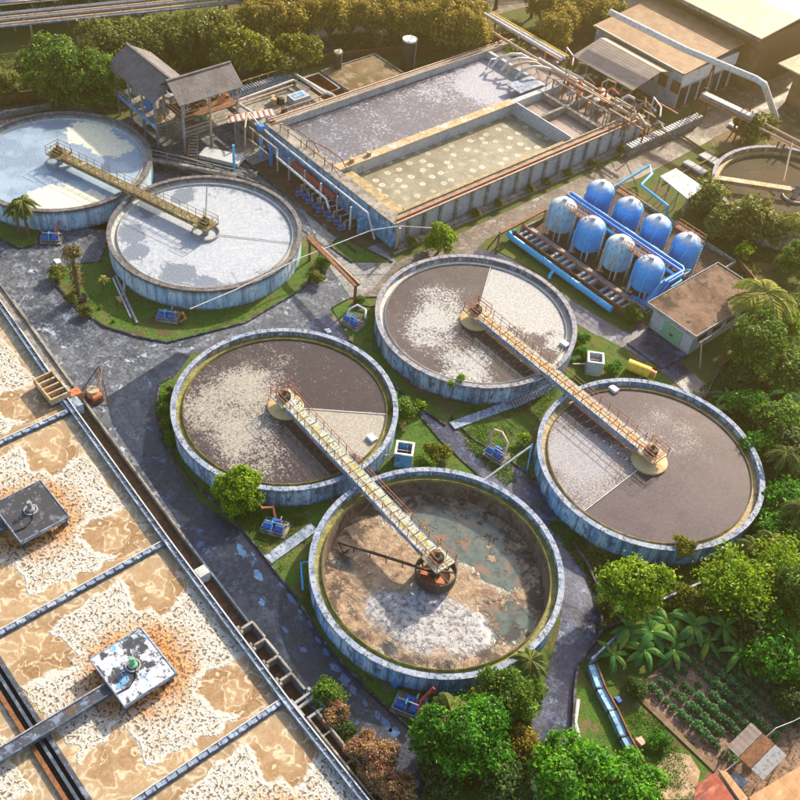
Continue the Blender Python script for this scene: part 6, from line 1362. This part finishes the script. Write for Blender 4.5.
for i, (x, y, k, s_) in enumerate(((326,694,'bush_green',.85),(336,714,'pink',.85),(362,748,'pink',.9),(378,762,'pink',1.15),(372,778,'pink',.8),(392,786,'pink',1.1),(400,806,'pink',1.0),(344,730,'bush_dark',.6))):
    plant(k, (x,y), 1.1, ['bright green shrub on the planting strip beside the dark road','small pinkish shrub next to the bright green shrub','pink topped shrub at the upper end of the pink group','largest pink flowering shrub beside the dark road','low pink shrub close to the overflow trough','pink flowering shrub near the bottom edge','pink shrub cut by the bottom edge','dark low shrub above the pink shrubs'][i], 'shrub', 'shrubs along the overflow trough', scale=s_)
# banana grove and right-hand vegetation
for i, (x, y, k, s_, lb) in enumerate(((652,632,'banana',1.0,'tall banana plant at the centre of the clump under the lime tree'),(630,628,'banana',.9,'banana plant at the left of the clump under the lime tree'),(668,622,'banana',.85,'banana plant behind the tallest one'),
   (694,625,'banana',.95,'yellow tinged banana plant at the right end of the clump'),(645,650,'banana',.8,'banana plant leaning over the crop rows'),(613,654,'banana_s',1.0,'small banana plant beside the thin pale wall'),(708,640,'banana_s',1.0,'small banana plant near the dark uphill wall'),(674,650,'banana_s',1.1,'small banana plant at the top of the crop rows'))):
    plant(k, (x,y), 2.0 if k == 'banana' else 1.2, lb, 'banana plant', scale=s_)
plant('loose', (735,585), 3.4, 'loose yellow green tree with visible grey branches', rz=.4)
plant('loose', (775,570), 3.0, 'loose tree at the right edge above the undergrowth', rz=2.4, scale=.9)
plant('palm_low', (762,555), 2.0, 'low spiky palm between mauve tank and loose tree', 'palm', scale=.8, rz=.5)
plant('green_big', (795,600), 3.2, 'dull green tree at the right edge beside the loose tree', scale=.75)
plant('green_big', (757,352), 3.4, 'large bright green tree below the coconut palm', rz=.8, scale=.85)
plant('lime_big', (760,346), 3.6, 'lime crowned tree rising just below the coconut palm', rz=2.8, scale=.85)
plant('coconut', (762,296), 5.0, 'golden coconut palm beside the pump house', 'palm', rz=.9, scale=1.15)
plant('coconut', (801,225), 4.4, 'golden palm cut by the right picture edge', 'palm', rz=2.0, scale=.75)
for i, (x, y, k, s_, z, lb) in enumerate(((742,216,'bush_olive',1.9,1.4,'broad olive bush below the olive sludge tank'),(765,222,'bush_olive',1.7,1.4,'olive bush right of the broad one'),(706,198,'bush_olive',1.6,1.4,'dark olive bush between white lean-to and sludge tank'),
   (716,190,'bush_yellow',1.4,1.2,'yellow green bush near the white lean-to'),(752,128,'bush_olive',1.6,1.2,'olive bush at the end of the upper road'),(722,226,'bush_olive',1.3,1.2,'low olive bush on the brown slope'),(747,240,'sprig',1.5,1.8,'small solitary sapling on the brown slope'),
   (795,262,'green_big',.55,3.0,'green tree at the right edge beyond the coconut palm'),(787,322,'lime_big',.7,3.0,'lime tree at the right edge below the coconut palm'),(796,372,'bush_green',1.6,1.4,'green bush at the right edge'),
   (776,420,'bush_green',1.7,1.4,'bright green bush right of the mauve water tank'),(752,405,'bush_vivid',1.2,1.2,'green bush uphill of the mauve water tank'),(790,445,'bush_dark',1.5,1.2,'dark green bush at the right edge beside the mauve tank'),(764,446,'bush_vivid',1.2,1.2,'low bush close to the mauve tank rim'),
   (740,378,'bush_dark',1.2,1.2,'dark bush at the foot of the lime crowned tree'),(785,505,'bush_vivid',1.4,1.0,'vivid bush on the slope right of the mauve tank'),(772,530,'bush_vivid',1.2,1.0,'vivid low bush near the spiky palm'),(795,545,'bush_green',1.3,1.2,'green bush at the right edge above the loose tree'),
   (775,652,'bush_vivid',1.6,1.2,'bright green bush uphill of the dark wall'),(795,672,'bush_vivid',1.3,1.2,'bright green bush at the right edge above the washing line'),(758,628,'bush_dark',1.4,1.2,'dark bush beneath the loose tree'),(720,605,'bush_green',1.1,1.2,'green bush at the foot of the loose tree'),
   (792,705,'bush_dark',1.0,.8,'dark bush beside the washing line'),(690,600,'bush_yellow',1.0,1.2,'yellow bush behind the banana clump'),(636,690,'bush_dark',.6,.6,'dark weed clump on the grass beside the blue drain cover'),(657,742,'bush_vivid',.5,.6,'bright weed clump on the grass below the crop rows'),
   (640,575,'bush_vivid',.0,0,''),(606,606,'bush_olive',.5,.6,'olive weed clump inside the curved low wall'))):
    if s_: plant(k, (x,y), z, lb, 'bush' if 'bush' in k else 'tree', scale=s_)
for i, (x, y, k, s_, lb) in enumerate(((778,470,'palm_low',.8,'feathery palm above the vivid slope bushes by the mauve tank'),(748,560,'palm_low',.7,'spiky palm touching the mauve tank rim below'),(792,520,'palm_low',.8,'feathery palm at the right edge on the vivid slope'),
   (724,626,'banana',.8,'banana plant below the loose tree with grey branches'),(744,644,'banana_s',1.2,'small banana plant beside the uphill wall of the crop rows'),(786,392,'banana',.9,'banana plant near the right edge uphill of the mauve tank'),(722,402,'banana_s',1.0,'small banana plant on the slope above the mauve tank'),
   (777,366,'palm_low',.8,'feathery palm right of the lime crowned tree'),(731,388,'banana_s',1.1,'small banana plant under the lime crowned tree'))):
    plant(k, (x,y), 2.0, lb, 'banana plant' if 'banana' in k else 'palm', scale=s_)
# trees at the top left
for i, (x, y, k, s_, z, lb) in enumerate(((58,72,'green_big',1.15,4.2,'tall bright green tree behind the cream scum tank'),(98,82,'green_big',1.0,4.0,'broad green tree left of the works tower'),(190,54,'green_big',.72,4.0,'small round green tree behind the tower roofs'),
   (243,54,'yellow_tree',1.25,4.2,'large leafy yellow green tree beside the press deck'),(300,54,'yellow_tree',.95,4.0,'golden tinged tree right of the large leafy tree'),(283,72,'olive_row',.7,4.0,'olive tree below the golden tinged tree'),(262,40,'olive_row',.8,4.0,'olive tree tucked behind the large leafy tree'),
   (4,84,'olive_row',.55,4.5,'dull tree at the left edge with a bare trunk'),(30,68,'olive_row',.6,4.4,'dull olive tree behind the tall bright green tree'))):
    plant(k, (x,y), z, lb, scale=s_)
row = [(104,46),(126,44),(148,46),(170,42),(200,40),(218,36),(238,32),(262,26),(286,23),(308,20),(330,18),(350,20),(372,20),(392,22),(412,26),(432,26),(452,30),(150,56),(128,56),(440,14),(462,18),(470,36)]
for i, (x, y) in enumerate(row):
    k = 'olive_row' if x < 230 else 'gold_row'
    plant(k, (x,y), 4.0, 'olive crowned tree in the unbroken roadside belt left of the large leafy tree' if x < 230 else 'golden crowned tree in the unbroken roadside belt behind the aeration basin', group='trees of the roadside belt, ' + ('olive' if x < 230 else 'golden'), scale=random.uniform(.85, 1.1))
for i, (x, y) in enumerate(((-6,-6),(18,-8),(44,-14),(68,-18),(92,-24),(114,-28),(138,-32),(162,-36),(10,-26),(60,-36))):
    plant('green_big' if i % 2 else 'olive_row', (x,y), 4.0, 'green tree of the hazy row beyond the pipe viaduct', group='trees beyond the pipe viaduct', scale=1.1)
for i, (x, y) in enumerate(((545,10),(562,22),(580,14),(555,34),(600,8),(535,-4),(575,-6),(610,20))):
    plant('gold_row', (x,y), 4.0, 'golden tree in the glowing clump left of the brown roofed hall', group='glowing golden tree clump', scale=.85)
for i, (x, y) in enumerate(((630,-12),(660,-26),(700,-34),(740,-24),(780,-30),(500,-20),(470,-16),(430,-8),(390,-12),(350,-10),(300,-16),(250,-14),(225,-22))):
    plant('gold_row', (x,y), 4.0, 'golden tree just past the top edge', group='golden trees past the top edge', scale=1.1)
plant('sprig', (522,14), 3.0, 'nearly bare small tree beside the white pipelines', scale=2.6)
# bushes on the basin side strips of the aeration basin
for i in range(9):
    plant('bush_olive', (0,0), 0, 'low olive weed tuft on the strip along the long basin wall', 'weed tuft', 'weed tufts along the long basin wall', scale=.38, xy=(-66.0, 66 + i*4.1 + random.uniform(-1,1), 0), ground=.2)
# crop rows
cm = crown_mesh('leaf_head', [(0,0,.22,.34,.36)], 80, 8, .035, .13, L['cabbage'], seed=9)
n_ = 0; rs_ = random.Random(5)
for r_ in range(8):
    for i in range(13):
        x = -14.4 + i * .68 + rs_.uniform(-.08,.08); y = 44.5 + r_ * 1.02 + rs_.uniform(-.08,.08) + (.02 * i)
        if r_ > 4 and i > 13 - (r_ - 4) * 1: continue
        if rs_.random() < .05: continue
        o = bpy.data.objects.new('crop_plant', cm); COL.objects.link(o); s_ = rs_.uniform(.78, 1.08) * (1.15 if 3 < i < 9 else .9); o.location = (x, y, .09); o.scale = (s_,)*3; o.rotation_euler.z = rs_.uniform(0,6)
        tag(o, 'round dark green vegetable plant in the soil rows', 'vegetable plant', 'vegetable plants in rows')
# undergrowth: nobody could count it
def scatter(name, poly, n, m, size, h, seed, avoid=(), thr=.0):
    rs = np.random.default_rng(seed); P = np.array([tuple(G(x, y, 0)[:2]) for x, y in poly]); lo, hi = P.min(0), P.max(0); pts = []
    while sum(len(q) for q in pts) < n:
        c = rs.uniform(lo, hi, (n, 2)); ins = np.zeros(n, bool); j = len(P) - 1
        for i in range(len(P)):
            a, b = P[i], P[j]; cond = ((a[1] > c[:,1]) != (b[1] > c[:,1])) & (c[:,0] < (b[0]-a[0]) * (c[:,1]-a[1]) / (b[1]-a[1] + 1e-9) + a[0]); ins ^= cond; j = i
        for cx, cy, r in avoid: ins &= (c[:,0]-cx)**2 + (c[:,1]-cy)**2 > r*r
        den = np.sin(c[:,0]*.55+1)*np.sin(c[:,1]*.47+.3) + .6*np.sin(c[:,0]*1.7)*np.sin(c[:,1]*1.5+2); ins &= den > thr + rs.normal(0,.25,n)
        pts.append(c[ins])
        if len(pts) > 30: break
    c = np.concatenate(pts)[:n]; k = 5; C = np.repeat(np.c_[c, np.full(len(c), h * .5)], k, 0); C[:, :2] += rs.normal(0, .12, (len(C), 2)); C[:, 2] = np.abs(rs.normal(0, h * .55, len(C))) + .04
    N = np.zeros_like(C); N[:, 2] = .7; V, F = leaves(C, N, size, .35, .4, rs=rs); me = fast_mesh(name, V, F, m); o = bpy.data.objects.new(name, me); COL.objects.link(o); o['kind'] = 'stuff'; return o
AV = [(*TC[k], 10.15) for k in TC] + [(-39.3, 82, 6.4), (-35, 44, .1)]
scatter('undergrowth', [(640,392),(690,395),(740,350),(760,300),(830,290),(830,640),(740,640),(640,600),(700,575),(770,500)], 9000, L['green'], .30, .35, 1, AV, -.3)
scatter('undergrowth', [(690,200),(760,200),(830,210),(830,300),(740,330),(720,260)], 3500, L['olive'], .30, .3, 2, AV, -.1)
scatter('undergrowth', [(575,700),(590,675),(640,790),(700,790),(660,720),(640,700),(600,660),(760,650),(830,700),(800,735),(700,640),(640,640)], 2600, L['green'], .15, .07, 3, AV, .1)
scatter('undergrowth', [(-20,60),(-20,110),(60,100),(120,112),(330,60),(470,50),(480,20),(300,40),(100,60)], 5000, L['olive'], .40, .4, 4, AV, -.3)
scatter('grass_tufts', [(452,418),(468,448),(506,486),(545,520),(572,556),(590,582),(600,620),(570,480),(520,450),(560,385),(540,380)], 2500, L['green'], .16, .10, 5, AV, -.1)
scatter('grass_tufts', [(60,275),(80,304),(140,334),(170,340),(240,320),(300,288),(320,262),(300,240),(100,262)], 2500, L['green'], .16, .09, 6, AV, -.1)
scatter('grass_tufts', [(165,384),(158,410),(176,458),(236,520),(296,598),(372,690),(450,756),(480,700),(330,600),(300,500),(200,440)], 3000, L['green'], .18, .12, 7, AV, -.2)
scatter('ground_weeds', [(570,545),(598,600),(600,630),(690,600),(760,560),(700,560),(620,560)], 2500, L['olive'], .22, .2, 8, AV, -.2)
scatter('ground_weeds', [(410,735),(450,700),(530,705),(532,800),(520,860),(450,800)], 2500, L['dark'], .25, .3, 9, AV, -.4)

# ================================================================ HAZE
hz = MB().box(-330, 160, -60, 420, -3.0, 73); 
hm = bpy.data.materials.new('haze_air'); hm.use_nodes = True; ht = hm.node_tree
for n in list(ht.nodes):
    if n.type != 'OUTPUT_MATERIAL': ht.nodes.remove(n)
pv = ht.nodes.new('ShaderNodeVolumePrincipled'); pv.inputs['Color'].default_value = (1.0, .74, .30, 1); pv.inputs['Density'].default_value = .0010; pv.inputs['Anisotropy'].default_value = .80
ht.links.new(pv.outputs[0], [n for n in ht.nodes if n.type == 'OUTPUT_MATERIAL'][0].inputs['Volume'])
o = hz.build('haze', hm); o['kind'] = 'stuff'
